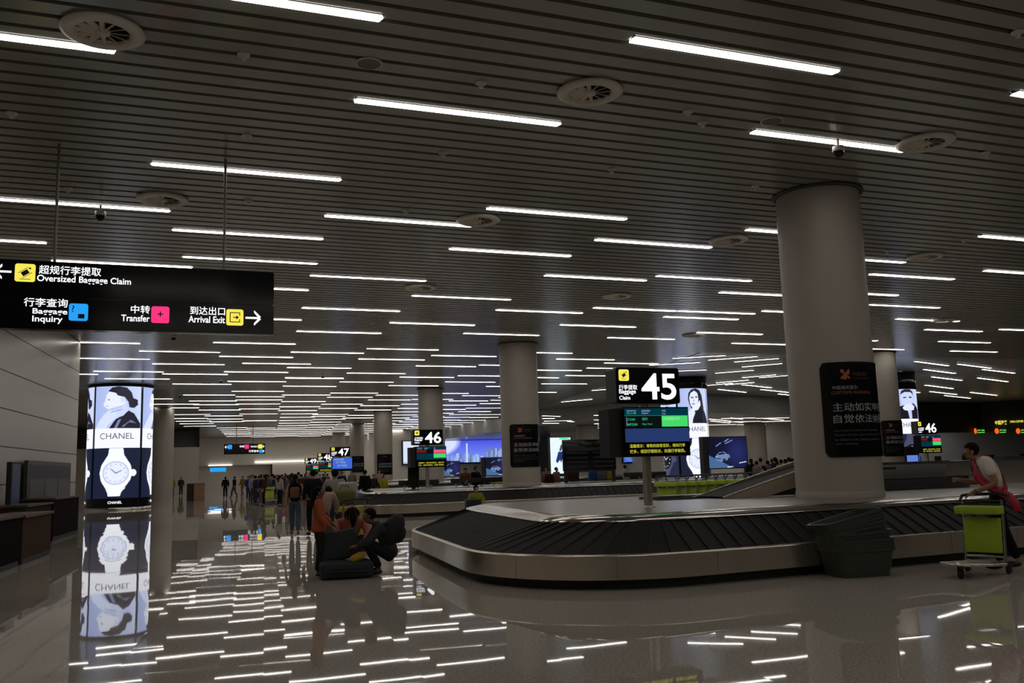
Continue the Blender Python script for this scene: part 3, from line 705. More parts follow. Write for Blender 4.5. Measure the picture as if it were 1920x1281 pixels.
def bag_sign(x, y, zb, num, label, screens='blue', rz=0, detail=True, side=True):
    """x = left edge of the number panel, z of panel 2.6 .. 3.19"""
    t = tag(empty('baggage_sign', (x+.6, y, zb), rz), label, 'baggage claim sign'); B = -zb
    MB().tube([(0, .12, 0), (0, .12, 2.62+B)], .075, 20).lathe([(.11, 0), (.11, .02), (.08, .03)], 0, .12, 20).build('post', K['steel'], t)
    hd = MB().prism(rounded_rect(1.2, .6, .04, 3, 0, 2.89+B)[::-1], -.06, .30).build('number_panel', [mat('sign_casing', (.06, .06, .06), .35)], t)
    MB().prism(rounded_rect(1.19, .59, .04, 3, 0, 2.89+B)[::-1], -.065, -.06).build('face', K['gloss'], t)
    m = MB(); yy = -.068
    put_text(m, num, -.13, 2.655+B, h=.44, y=yy, mi=0, bold=.016, w=.66)
    put_text(m, '行李提取', -.55, 2.82+B, w=.34, y=yy, mi=0, bold=.004)
    put_text(m, 'Baggage', -.55, 2.735+B, w=.31, y=yy, mi=0, bold=.008); put_text(m, 'Claim', -.55, 2.655+B, w=.2, y=yy, mi=0, bold=.008)
    m.add([(a, yy, c) for a, c in rounded_rect(.19, .19, .03, 3, -.45, 3.06+B)], [list(range(16))], 1)
    luggage_icon(m, -.45, 3.06+B, .17, 2, yy-.003)
    m.build('lettering', [K['txt'], K['yel'], K['black']], t)
    # display box
    MB().box(-.5, .72, -.1, .34, 1.72+B, 2.53+B).build('display_case', K['gloss'], t)
    if side: MB().box(-.74, -.5, -.02, .34, 1.72+B, 2.5+B).build('side_display', K['black'], t)
    s = MB(); ys = -.103
    def rect(x0, x1, z0, z1, mi, dy=0): s.add([(x0, ys-dy, z0+B), (x1, ys-dy, z0+B), (x1, ys-dy, z1+B), (x0, ys-dy, z1+B)], [(0, 1, 2, 3)], mi)
    X0, X1 = -.49, .71
    if screens == 'blue':
        rect(X0, X1, 2.39, 2.51, 1); rect(X0, X1, 2.20, 2.387, 0); rect(X0, X1, 1.955, 2.18, 2); rect(.2, X1-.01, 2.205, 2.385, 3, .002)
        rect(X0, X1, 2.387, 2.391, 4, .001)
    elif screens == 'mixed':
        rect(X0, X1, 2.42, 2.51, 1); rect(X0, X1, 2.28, 2.40, 0); rect(X0, X1, 2.02, 2.26, 1); rect(.2, X1-.01, 2.27, 2.40, 6, .002); rect(.2, X1-.01, 2.08, 2.25, 3, .002); rect(X0, -.1, 2.29, 2.39, 7, .001)
    else:
        rect(X0, X1, 1.85, 2.51, 8)
    s.build('screen', [K['scrblk'], K['teal'], K['navy'], K['green'], K['greend'], K['txt'], K['rose'], mat('dim_red_row', (.1, 0, 0), .5, emit=(.16, .004, .004), es=1), glow('screen_blue', (.05, .16, .75), .9)], t)
    g = MB(); g_ = MB(); yt = ys-.006
    if screens in ('blue', 'mixed'):
        put_text(g, '2019-07-28', -.45, 2.455+B, w=.17, y=yt, mi=0); put_text(g, '10:31 PM', -.45, 2.41+B, w=.17, y=yt, mi=1)
        put_text(g, '始发/经停', -.17, 2.45+B, w=.16, y=yt, mi=0); put_text(g, 'Departs', -.17, 2.408+B, w=.12, y=yt, mi=0)
        put_text(g, '状态', .21, 2.45+B, w=.07, y=yt, mi=0); put_text(g, 'State', .21, 2.408+B, w=.07, y=yt, mi=0)
    if screens == 'blue':
        put_text(g, 'CZ300', -.44, 2.31+B, w=.14, y=yt, mi=1, bold=.01); put_text(g, 'MF9284', -.44, 2.225+B, w=.18, y=yt, mi=1, bold=.01)
        g.add([(-.46, yt, 2.22+B), (-.452, yt, 2.22+B), (-.452, yt, 2.36+B), (-.46, yt, 2.36+B)], [(0, 1, 2, 3)], 0)
        put_text(g, '纽约', -.17, 2.31+B, w=.1, y=yt, mi=1, bold=.01); put_text(g, 'New York', -.17, 2.235+B, w=.19, y=yt, mi=1, bold=.01)
        put_text(g, '正在提取行李', .22, 2.31+B, w=.32, y=yt-.004, mi=3)
    if screens != 'plain':
        put_text(g_, '温馨提示：尊敬的旅客您好，相似行李', -.42, 1.865+B, w=1.04, y=yt, mi=2, bold=.004)
        put_text(g_, '较多，请您仔细核对，如遇行李破损。', -.42, 1.775+B, w=1.04, y=yt, mi=2, bold=.004)
    else:
        for i, ss in enumerate(('始发/经停', '行李提取', '行李提取')):
            put_text(g, ss, -.4+.1*i, 2.36-.2*i+B, w=.6, y=yt, mi=0, bold=.02)
    if g_.v: g_.build('ticker_text', [K['txtg'], K['greend'], K['amber']], t)
    g.build('screen_text', [K['txtg'], K['greend'], K['amber'], glow('pale_green_text', (.5, 1, .6), .8)], t)
    return t
bag_sign(6.96, 13.3, DZ, '45', 'black baggage claim sign 45 with flight screen on a post in the front carousel', 'blue')
bag_sign(9.24, 34.7, DZ, '46', 'black baggage claim sign 46 with red and green rows, left of the second column', 'mixed')
bag_sign(32.5, 32.5, DZ, '46', 'black baggage claim sign 46 far right, in front of the black customs band', 'mixed', side=False)
for px, py, D, n, l, sc in ((638, 858, 56, '47', 'far lit baggage claim sign 47 above the crowd', 'plain'), (610, 864, 72, '48', 'far lit baggage claim sign 48 with a pink row', 'mixed'),
                       (583, 868, 92, '49', 'faint far baggage sign left of sign 48', 'mixed'), (1176, 855, 95, '47', 'lit baggage claim sign 47 seen below sign 45', 'plain')):
    p = atd(px, py, D); bag_sign(p.x-.6, p.y, DZ if D == 56 else 0, n, l, sc, side=False)

# ================================================================== HANGING DIRECTION SIGNS
def arrow(m, x, z, s, dirx, y, mi):
    for sg in (1, -1):
        a = [(0, .06*s), (-.38*s, .44*s), (-.38*s, .30*s), (-.12*s, .0)] if sg > 0 else [(0, -.06*s), (-.12*s, 0), (-.38*s, -.30*s), (-.38*s, -.44*s)]
        P_ = [(x+dirx*px_, y, z+pz_) for px_, pz_ in a]
        if sg*dirx < 0: P_ = P_
        m.add(P_, [(0, 1, 2, 3)], mi)
    xs_ = sorted([x-dirx*.06*s, x-dirx*.85*s]); m.add([(xs_[0], y, z-.055*s), (xs_[1], y, z-.055*s), (xs_[1], y, z+.055*s), (xs_[0], y, z+.055*s)], [(0, 1, 2, 3)], mi)
def icon_box(m, cx, cz, s, mi, y):
    pts = rounded_rect(s, s, s*.13, 4, cx, cz); m.add([(a, y, c) for a, c in pts], [list(range(len(pts)))], mi)
def glyph_rects(m, rs, cx, cz, s, mi, y):
    for (x0, x1, z0, z1) in rs: m.add([(cx+x0*s, y, cz+z0*s), (cx+x1*s, y, cz+z0*s), (cx+x1*s, y, cz+z1*s), (cx+x0*s, y, cz+z1*s)], [(0, 1, 2, 3)], mi)
SY = 14.8; X1 = 1.67
t = tag(empty('hanging_sign', (0, SY, 0)), 'big black hanging direction sign with two rows, top left', 'hanging sign')
def zt(x): return x*0    # panels are level
MB().prism(rounded_rect(6.4, .54, .03, 3, X1-3.2, 4.575)[::-1], 0, .2).build('upper_panel', K['gloss'], t)
MB().prism(rounded_rect(6.4, .47, .03, 3, X1-3.2, 4.06)[::-1], 0, .2).build('lower_panel', K['gloss'], t)
for x in (-1.53, .9): MB().tube([(x, .1, 4.8), (x, .1, CZ)], .022, 10).build('hanging_rod', K['grey'], t)
yy = -.012; LM = [K['txt'], K['yel'], K['blu'], K['pink'], K['black']]
def part(name, fn):
    m = MB(); fn(m); m.build(name, LM, t)
part('arrow', lambda m: arrow(m, -2.3, 4.66, .26, -1, yy, 0))
part('pictogram', lambda m: (icon_box(m, -1.9, 4.655, .27, 1, yy), luggage_icon(m, -1.9, 4.655, .25, 4, yy-.003)))
def words(*rows):
    def f(m):
        for (s, x, z, w, h, b, al) in rows: put_text(m, s, x, z, w=w, h=h, y=yy, bold=b, align=al)
    part('lettering', f)
words(('超规行李提取', -1.72, 4.65, .84, None, .005, 'L'), ('Oversized Baggage Claim', -1.74, 4.51, 1.28, .125, .010, 'L'))
words(('行李查询', -1.32, 4.155, .58, .13, .005, 'R'), ('Baggage', -1.32, 4.025, .46, .105, .010, 'R'), ('Inquiry', -1.38, 3.905, .40, .115, .010, 'R'))
part('pictogram', lambda m: (icon_box(m, -1.17, 4.09, .26, 2, yy), put_text(m, '?', -1.26, 4.09, h=.1, y=yy-.003, mi=4), glyph_rects(m, [(-.02, .32, -.36, -.1)], -1.17, 4.09, .26, 4, yy-.003)))
words(('中转', -.18, 4.10, .27, .125, .005, 'R'), ('Transfer', -.18, 3.975, .40, .10, .010, 'R'))
part('pictogram', lambda m: (icon_box(m, -.03, 4.09, .26, 3, yy), put_text(m, '+', -.03, 4.06, h=.08, y=yy-.003, mi=4, align='C')))
words(('到达出口', .92, 4.11, .52, .13, .005, 'R'), ('Arrival Exit', .92, 3.985, .54, .105, .010, 'R'))
part('pictogram', lambda m: (icon_box(m, 1.07, 4.085, .26, 1, yy), glyph_rects(m, [(-.3, .3, .26, .31), (-.3, .3, -.31, -.26), (-.3, -.25, -.3, .3), (.25, .3, -.3, -.1), (.25, .3, .1, .3), (-.1, .2, -.03, .03)], 1.07, 4.085, .26, 4, yy-.003),
                             m.add([(1.09, yy-.003, 4.05), (1.13, yy-.003, 4.085), (1.09, yy-.003, 4.12)], [(0, 1, 2)], 4)))
part('arrow', lambda m: arrow(m, 1.47, 4.085, .28, 1, yy, 0))
t = tag(empty('hanging_sign', (0, 95, 0)), 'small far hanging sign over the exit with blue, pink and yellow squares', 'hanging sign')
a, b2 = aty(420, 833, 95), aty(497, 851, 95)
MB().box(a.x, b2.x, 0, .2, b2.z, a.z).build('panel', K['gloss'], t)
W_ = b2.x-a.x; zc = (a.z+b2.z)/2; yy = -.03
for (u, v, s_, mi) in ((.14, .22, .42, 2), (.55, .22, .42, 3), (.88, .22, .42, 1), (.90, -.25, .34, 2)): part('pictogram', lambda m: icon_box(m, a.x+W_*u, zc+v, s_, mi, yy))
part('arrow', lambda m: arrow(m, a.x+W_*.02, zc+.22, .35, -1, yy, 0)); part('arrow', lambda m: arrow(m, a.x+W_*.98, zc+.22, .3, 1, yy, 0)); part('arrow', lambda m: arrow(m, a.x+W_*.98, zc-.25, .3, 1, yy, 0))
words(('中转', a.x+W_*.49, zc+.14, .45, None, .005, 'R')); words(('到达出口', a.x+W_*.82, zc+.14, .7, None, .005, 'R')); words(('行李查询', a.x+W_*.84, zc-.34, .95, None, .005, 'R'))
for x in (a.x+W_*.3, a.x+W_*.7): MB().tube([(x, .1, a.z), (x, .1, CZ)], .03, 6).build('hanging_rod', K['grey'], t)
p = aty(408, 881, 120)
tag(MB().box(-.9, 1.0, 0, .1, -.25, .25).build('exit_sign', K['blu'], None, tuple(p)), 'tiny blue lit sign by the far exit', 'sign')

# ================================================================== SCREENS AND BOARDS
def car_paint(U, V):
    col = np.zeros(U.shape+(3,)); col[:] = lin(12, 14, 38)
    col += (np.exp(-((U-.75)/.3)**2-((V-.5)/.5)**2)[..., None])*lin(30, 36, 90)
    S_ = [((0, .05), (.0, .42), (.5, .08), (.55, 0), (0, 0)), (70, 105, 150)], [((.17, .27), (.16, .37), (.20, .43), (.26, .51), (.40, .53), (.46, .46), (.53, .43), (.55, .34), (.50, .27), (.44, .24), (.34, .2), (.27, .21)), (112, 136, 182)], \
        [((.22, .43), (.27, .49), (.39, .51), (.43, .46), (.34, .44)), (18, 22, 42)], [((.17, .34), (.30, .33), (.31, .28), (.18, .29)), (60, 76, 118)], [((.36, .20), (.35, .27), (.385, .31), (.425, .29), (.43, .23), (.40, .19)), (8, 10, 24)], [((.49, .25), (.485, .31), (.51, .34), (.53, .30), (.52, .26)), (8, 10, 24)], [((.385, .23), (.38, .26), (.40, .275), (.405, .24)), (90, 100, 130)], [((.18, .36), (.22, .38), (.22, .36)), (230, 235, 255)], [((.5, .38), (.54, .38), (.535, .355)), (150, 60, 140)]
    for pl_, c in S_: col[inpoly(U, V, pl_)] = lin(*c)
    for a in (((.4, .86), (.52, .96), (.55, .95), (.44, .85)), ((.18, .72), (.32, .84), (.34, .82), (.2, .7)), ((.42, .8), (.62, .92), (.64, .9), (.46, .79))): col[inpoly(U, V, a)] = lin(120, 140, 200)
    for a in (((.78, .16), (.97, .2), (.97, .17), (.78, .13)), ((.46, .0), (.62, .02), (.62, .05), (.46, .04))): col[inpoly(U, V, a)] = lin(210, 220, 245)
    return col
def tv(px, py0, py1, px1, D, label, floor_z, post=True):
    a = atd(px, py0, D); b = aty(px1, py1, a.y); w = b.x-a.x; y = a.y; z1, z0 = a.z, b.z
    t = tag(empty('display_screen', (a.x, y, floor_z)), label, 'display screen')
    MB().rbox(-.05, w+.05, 0, .12, z0-.05-floor_z, z1+.05-floor_z, .02).build('casing', K['gloss'], t)
    picture('picture', 120, 80, car_paint, lambda u, v: (w*u, -.012, z0-floor_z+(z1-z0)*v), picmat('screen_picture', 1.0), t)
    MB().box(-.32, -.06, -.02, .3, .0, z1+.05-floor_z).build('side_post', K['dark'], t)
    if post:
        for x in (w*.93,): MB().box(x, x+.1, .03, .1, 0, z0-.05-floor_z).build('leg', K['dark'], t)
    return t
tv(1327, 821, 876, 1402, 44, 'large dark screen showing a pale car, right of the lit long-haired woman advert', DZ)
tv(911, 859, 890, 962, 66, 'dark screen showing a pale car, just left of the second column', 0)
tv(832, 866, 892, 862, 92, 'small far screen with a pale car, right of baggage sign 46', 0)
def sky(U, V):
    col = np.zeros(U.shape+(3,)); g = V[..., None]
    col[:] = lin(70, 80, 215)*(g)+lin(120, 140, 235)*(1-g)
    rr = random.Random(4)
    dd = np.clip((1.0-np.sqrt((U/.54)**2+((V-.95)/.95)**2))*9, 0, 1)[..., None]; col[:] = col*(1-dd)+lin(205, 214, 250)*dd
    for i in range(70):
        x = .3+.7*i/70+rr.uniform(-.01, .01); h = rr.uniform(.12, .42)*(1.7 if .78 < x < .93 else 1); w = rr.uniform(.006, .014)
        q_ = rr.uniform(.6, 1); m = (abs(U-x) < w) & (V < h); col[m] = lin(*(int(v*q_) for v in (160, 190, 252)))
    m = (abs(U-.59) < .006) & (V < .86); col[m] = lin(190, 210, 255)
    m = (V < .2+.16*np.sin(U*9)) & (U > .32) & (U < .56); col[m] = lin(70, 85, 165)
    return col
a = aty(756, 828, 110.5); b2 = aty(956, 865, 110.5)
t = tag(empty('video_wall', (a.x, 110.6, b2.z)), 'wide glowing blue city skyline video wall behind the columns', 'video wall')
MB().box(-.15, b2.x-a.x+.15, .02, .25, -.15, a.z-b2.z+.1).build('frame', K['gloss'], t)
picture('picture', 200, 40, sky, lambda u, v: ((b2.x-a.x)*u, -.01, (a.z-b2.z)*v), picmat('skyline_picture', 1.15), t)
def tower(U, V):
    col = np.ones(U.shape+(3,))*lin(225, 240, 255)
    for pl_, c in ((((.25, .35), (.38, .6), (.62, .62), (.6, .42), (.5, .3), (.45, .38), (.32, .28)), (20, 50, 110)), (((.42, .62), (.5, .78), (.8, .92), (1, .95), (1, .88), (.8, .84), (.6, .74), (.52, .62)), (60, 70, 90))):
        col[inpoly(U, V, pl_)] = lin(*c)
    return col
a = atd(1031, 821, 71); b2 = atd(1054, 888, 71)
a_z0 = 0
t = tag(empty('light_box', (a.x, a.y, 0)), 'tall white light box with a dark blue bag picture, right of the second column', 'light box')
MB().box(-.06, b2.x-a.x+.9, .0, .3, b2.z-.1, a.z+.06).box(-.06, b2.x-a.x+.9, .0, .3, 0, b2.z-.1).build('case', K['dark'], t)
picture('picture', 40, 60, tower, lambda u, v: ((b2.x-a.x+.8)*u, -.01, b2.z+(a.z-b2.z)*v), picmat('poster_picture', 1.1), t)
MB().box(.8, 1.6, -.03, -.01, a.z-.15, a.z-.02).build('exit_sign', glow('exit_green', (.1, .8, .45), 1), t)
# black notice board on two legs
a = atd(1055, 825, 40); b2 = aty(1157, 905, a.y)
t = tag(empty('notice_board', (a.x, a.y, DZ)), 'wide black notice board on two legs on the second carousel', 'notice board'); w = b2.x-a.x; h = a.z-DZ
MB().rbox(0, w, 0, .12, .5, h, .02).build('panel', K['gloss'], t)
for x in (.05, w-.2): MB().box(x, x+.15, .02, .12, 0, .55).build('leg', K['black'], t)
m = MB(); put_text(m, '中国海关', w*.58, h-.22, h=.11, y=-.006, mi=1)
for j in range(2):
    for i in range(6):
        x0 = .15+j*w*.5; m.add([(x0, -.006, h-.42-i*.2), (x0+w*.4, -.006, h-.42-i*.2), (x0+w*.4, -.006, h-.36-i*.2), (x0, -.006, h-.36-i*.2)], [(0, 1, 2, 3)], 2)
m.build('printing', [K['print_'], mat('dim_gold', (.12, .05, .02), .5), mat('faint_print', (.03, .03, .035), .5)], t)
# dark board beside sign 46
a = atd(765, 860, 36); t = tag(empty('notice_board', (a.x, a.y, DZ)), 'narrow black board left of the flight screen of sign 46', 'notice board')
MB().rbox(0, .45, 0, .1, .05, a.z-DZ, .02).build('panel', K['gloss'], t); MB().box(.15, .3, .02, .1, 0, .1).build('leg', K['black'], t)

# ================================================================== CUSTOMS COUNTERS (far right)
m = MB(); 
def onband(px, py):
    # on the black band's second and third face
    d = (_f+(px-960)/F_PX*_r-(py-640.5)/F_PX*_u)
    best = None
    for (a, b) in zip(BF[:-1], BF[1:]):
        nx, ny = (b[1]-a[1]), -(b[0]-a[0]); den = d.x*nx+d.y*ny; s = (a[0]*nx+a[1]*ny)/den; p = CAM+d*s
        u = ((p.x-a[0])*(b[0]-a[0])+(p.y-a[1])*(b[1]-a[1]))/((b[0]-a[0])**2+(b[1]-a[1])**2)
        if -.001 <= u <= 1.001: best = p*.995+CAM*.005
    return best
def band_label(s, px0, px1, py, hpx, mi, label, mats, red=False):
    p = onband(px0, py); q = onband(px1, py)
    if p is None or q is None: return
    v = q-p; L_ = Vector((v.x, v.y, 0)).length
    t = MB(); h = hpx/F_PX*(p-CAM).dot(_f)
    if red:
        t.add([(h*.6*math.cos(a), 0, h*.1+h*.9*math.sin(a)) for a in [2*math.pi*k/16 for k in range(16)]], [list(range(16))], 1)
        put_text(t, s, h*.75, 0, h=h*.55, w=L_-h*.6, y=0, mi=0, bold=.02); t.add([(h*.75, 0, -h*.5), (L_, 0, -h*.5), (L_, 0, -h*.3), (h*.75, 0, -h*.3)], [(0, 1, 2, 3)], 0)
    else: put_text(t, s, 0, 0, w=L_, h=h, y=0, mi=0, bold=.025)
    o = t.build('lit_lettering', mats); o.location = p; o.rotation_euler.z = math.atan2(v.y, v.x); tag(o, label, 'lit lettering')
band_label('中国海关', 1866, 1889, 797, 8, 0, 'yellow lit characters high on the black band, far right', [K['yel'], K['yel']])
band_label('CHINA CUSTOMS', 1894, 1919, 793, 4, 0, 'small yellow lit line at the right edge of the black band', [K['yel'], K['yel']])
band_label('中国海关', 1712, 1731, 807, 7, 0, 'yellow lit characters left of the far right sign 46', [K['yel'], K['yel']])
for px, l in ((1829, 'first red and green lit counter sign from the left'), (1869, 'middle red and green lit counter sign'), (1909, 'red and green lit counter sign at the right edge')):
    band_label('海关', px, px+17, 809, 6, 0, l, [glow('counter_green', (.2, .9, .15), 1), K['orange']], red=True)
struct_ = None
p = atd(1745, 868, 60); q = atd(1925, 862, 62)
v = q-p; t = tag(empty('customs_counter', (p.x, p.y, 0), math.atan2(v.y, v.x)), 'long pale customs counter with dark rail under the black band', 'counter')
MB().box(0, 12, 0, 1.0, 0, 1.05).build('body', K['steel2'], t); MB().box(-.1, 12.1, -.1, 1.1, 1.05, 1.1).build('worktop', K['grey'], t)
MB().box(3, 11, .3, .5, 1.1, 1.3).build('dark_rail', K['black'], t)
for i, x in enumerate((1.2, 3.4, 5.5, 8.2)):
    o = MB().box(-.25, .25, 0, .05, .12, .45).box(-.04, .04, .02, .06, 0, .14).box(-.12, .12, -.06, .1, 0, .015).build('monitor', K['black']); pp = Matrix.Rotation(math.atan2(v.y, v.x), 3, 'Z') @ Vector((x, .7, 1.1)); o.location = (p.x+pp.x, p.y+pp.y, 1.1); o.rotation_euler.z = math.atan2(v.y, v.x)
    tag(o, ['dark monitor at the left end of the customs counter', 'second dark monitor on the customs counter', 'third dark monitor on the customs counter, behind the man', 'dark monitor at the right of the customs counter'][i], 'monitor', 'monitors on the customs counter')
p = atd(1711, 862, 47); t = tag(empty('kiosk', (p.x, p.y, 0)), 'black kiosk with a blue lit screen right of the lit man advert', 'kiosk')
MB().rbox(-.45, .45, 0, .3, 0, 2.1, .03).build('case', K['black'], t); MB().box(-.36, .36, -.02, 0, 1.1, 1.65).build('screen', glow('kiosk_blue', (.12, .22, .7), 1), t)

# ================================================================== LEFT SIDE: DESKS AND BOARDS AGAINST THE WALL
def atw(px, py, off=.12):   # point on the left wall plane, offset into the hall
    d = _f+(px-960)/F_PX*_r-(py-640.5)/F_PX*_u
    # x = -2.83-SK*(37.2-y)+off
    k = (-2.83-SK*37.2+off)/(d.x-SK*d.y); return CAM+d*k
WA = math.atan2(1, SK)   # direction of the wall
def wall_thing(name, px0, px1, pytop, pybot, off, label, cat):
    a = atw(px0, pybot, off); b = atw(px1, pybot, off); zt_ = atw(px0, pytop, off).z; zb_ = atw(px0, pybot, off).z
    L_ = (b-a).length; t = tag(empty(name, (a.x, a.y, 0), WA), label, cat); return t, Vector((b.x-a.x, b.y-a.y, 0)).length, zb_, zt_
t, L_, zb_, zt_ = wall_thing('notice_board', 50, 131, 863, 930, .22, 'grey three column information board on the left wall', 'notice board')
MB().box(0, L_, 0, .1, .4, zt_).build('frame', K['dark'], t)
MB().add([(.25, -.004, zt_-.5), (L_-.1, -.004, zt_-.5), (L_-.1, -.004, zt_-.12), (.25, -.004, zt_-.12)], [(0, 1, 2, 3)]).build('header_strip', mat('header', (.03, .03, .035), .5), t)
for i in range(3):
    w = (L_-.4)/3; MB().add([(.25+i*w+.05, -.005, 1.0), (.25+(i+1)*w-.05, -.005, 1.0), (.25+(i+1)*w-.05, -.005, zt_-.55), (.25+i*w+.05, -.005, zt_-.55)], [(0, 1, 2, 3)]).build('sheet', mat('sheet', (.16, .145, .15), .6), t)
t, L_, zb_, zt_ = wall_thing('banner_stand', 17, 36, 866, 990, .5, 'narrow blue and black banner stand at the left edge', 'banner')
MB().box(0, .9, 0, .12, 0, zt_).build('post_case', K['black'], t)
MB().add([(.06, -.004, zt_*.48), (.84, -.004, zt_*.48), (.84, -.004, zt_-.05), (.06, -.004, zt_-.05)], [(0, 1, 2, 3)]).build('blue_panel', mat('banner_blue', (.03, .055, .16), .4), t)
def desk(px0, px1, off, h, d, label, front, top=None):
    p0, p1 = atw(px0, 960, off), atw(px1, 960, off)
    L_ = Vector((p1.x-p0.x, p1.y-p0.y, 0)).length; t = tag(empty('service_desk', (p0.x, p0.y, 0), WA), label, 'desk')
    MB().box(0, L_, 0, d, 0, h-.05).build('body', front, t); MB().box(-.03, L_+.03, -.05, d, h-.05, h).build('worktop', top or K['wood'], t)
    MB().box(.03, L_-.03, -.004, 0, .0, .1).build('kick_strip', K['black'], t); return t
desk(100, 147, 1.15, 1.15, .8, 'tall dark desk beside the wall corner', mat('dark_wood', (.016, .011, .011), .8, spec=.04))
desk(44, 97, 2.1, .95, .8, 'brown wooden desk at the lower left', mat('brown_front', (.07, .042, .03), .8, spec=.05))
desk(-60, 38, 2.1, .98, .8, 'black desk cut by the left edge of the view', mat('desk_black', (.006, .006, .006), .8, spec=.05))
desk(48, 96, 1.1, 1.05, .7, 'dim middle desk in front of the information board', mat('mid_front', (.035, .03, .024), .8, spec=.05))

# ================================================================== STACKED TUBS
def tub_mesh():
    b = MB(); W_, D_, H_ = .86, .60, .38
    lo = rounded_rect(W_*.86, D_*.84, .08, 4); hi = rounded_rect(W_, D_, .1, 4); n = len(lo)
    li = rounded_rect(W_*.84, D_*.81, .07, 4); hi2 = rounded_rect(W_*.96, D_*.94, .09, 4)
    def rg_(r, z): return [(a, c, z) for a, c in r]
    lip = rounded_rect(W_+.05, D_+.05, .12, 4)
    seq = [rg_(lo, 0), rg_(hi, H_-.04), rg_(lip, H_-.04), rg_(lip, H_), rg_(hi2, H_), rg_(li, .02)]
    V_ = [v for s in seq for v in s]; Fs = [tuple(range(n))[::-1]]
    for i in range(len(seq)-1):
        for k in range(n): Fs.append((i*n+k, i*n+(k+1) % n, (i+1)*n+(k+1) % n, (i+1)*n+k))
    Fs.append(tuple(range((len(seq)-1)*n, len(seq)*n))); b.add(V_, Fs)
    return b.mesh('luggage_tub', K['tub'])
tm = tub_mesh(); bx = at(1622, 1087, 0)+Vector((.25, .42, 0))
names = ['bottom', 'second', 'third', 'fourth', 'fifth', 'sixth', 'seventh', 'eighth', 'ninth', 'topmost']
tilt = [0, .5, 1, 1, 2.5, 8, 9.5, 11, 12, 13]; dxs = [0, .0, .005, .0, -.01, -.03, -.035, -.04, -.045, -.05]; zs_ = [0, .04, .08, .12, .22, .27, .31, .35, .39, .43]
for i in range(10):
    o = bpy.data.objects.new('luggage_tub', tm); C.objects.link(o); o.location = (bx.x+dxs[i], bx.y, zs_[i]+.002); o.rotation_euler = (R(-tilt[i]*.3), -R(tilt[i]), R(-8+(i % 3)*1.5))
    tag(o, 'dark green plastic luggage tub, %s of the stack beside the carousel%s' % (names[i], '' if i < 5 else ', leaning'), 'luggage tub', 'stack of dark luggage tubs')

# ================================================================== TROLLEYS
def trolley(loc, rz, label, group=None):
    t = tag(empty('luggage_trolley', loc, rz), label, 'luggage trolley', group)
    # front of the trolley points to -y (local); handle at +y
    MB().tube([(-.26, .28, .10), (-.26, .36, .98)], .02, 8).tube([(.26, .28, .10), (.26, .36, .98)], .02, 8).tube([(-.26, .29, .52), (.26, .29, .52)], .012, 8).tube([(-.26, .3, .22), (.26, .3, .22)], .015, 8).build('upright_frame', K['steel2'], t)
    MB().rbox(-.245, .245, .262, .285, .27, .74, .01, rot=Matrix.Rotation(R(-5), 3, 'X')).build('back_panel', K['lime'], t)
    MB().rbox(-.29, .29, .10, .34, .79, .90, .02).build('basket_front', K['lime'], t)
    b = MB()
    for z in (.92, .97): b.tube([(-.27, .12, z), (.27, .12, z), (.27, .36, z), (-.27, .36, z), (-.27, .12, z)], .006, 6)
    b.build('basket_rail', K['black'], t)
    MB().tube([(-.3, .36, .96), (-.31, .46, 1.03), (-.2, .52, 1.05), (.2, .52, 1.05), (.31, .46, 1.03), (.3, .36, .96)], .02, 8).build('handle', K['black'], t)
    MB().tube([(-.27, .36, .12), (-.2, -.62, .19), (.2, -.62, .19), (.27, .36, .12)], .022, 8).tube([(-.2, -.3, .165), (.2, -.3, .165)], .015, 8).tube([(-.24, .0, .145), (.24, .0, .145)], .015, 8).rbox(-.2, .2, -.66, -.52, .17, .2, .01).build('base_frame', K['steel2'], t)
    MB().box(-.19, .19, -.5, .2, .165, .175).build('load_bed', K['grey'], t)
    for (x, y_) in ((0, -.52), (-.27, .34), (.27, .34)):
        w = MB().tube([(x-.02, y_, .065), (x+.02, y_, .065)], .065, 18).build('wheel', K['wheel'], t)
        MB().box(x-.03, x-.022, y_-.03, y_+.03, .05, .16).box(x+.022, x+.03, y_-.03, y_+.03, .05, .16).box(x-.03, x+.03, y_-.03, y_+.03, .14, .165).build('fork', K['dark'], w)
    return t
tp = at(1834, 1078, 0)
TRZ = R(-70)
tr0 = trolley((tp.x, tp.y, 0), TRZ, 'lime green luggage trolley held by the uniformed man at the right')
k = 0
for i in range(11):
    p = atd(1244+i*18.5, 925, 27.0+i*.2); c = copy_tree(tr0); c.location = (p.x, p.y, 0); c.rotation_euler.z = R(-48); c.scale = (1.16,)*3
    c['label'] = 'parked lime luggage trolley, %s from the left in the row behind the front carousel' % ['first', 'second', 'third', 'fourth', 'fifth', 'sixth', 'seventh', 'eighth', 'ninth', 'tenth', 'last'][i]; c['group'] = 'row of parked lime trolleys'
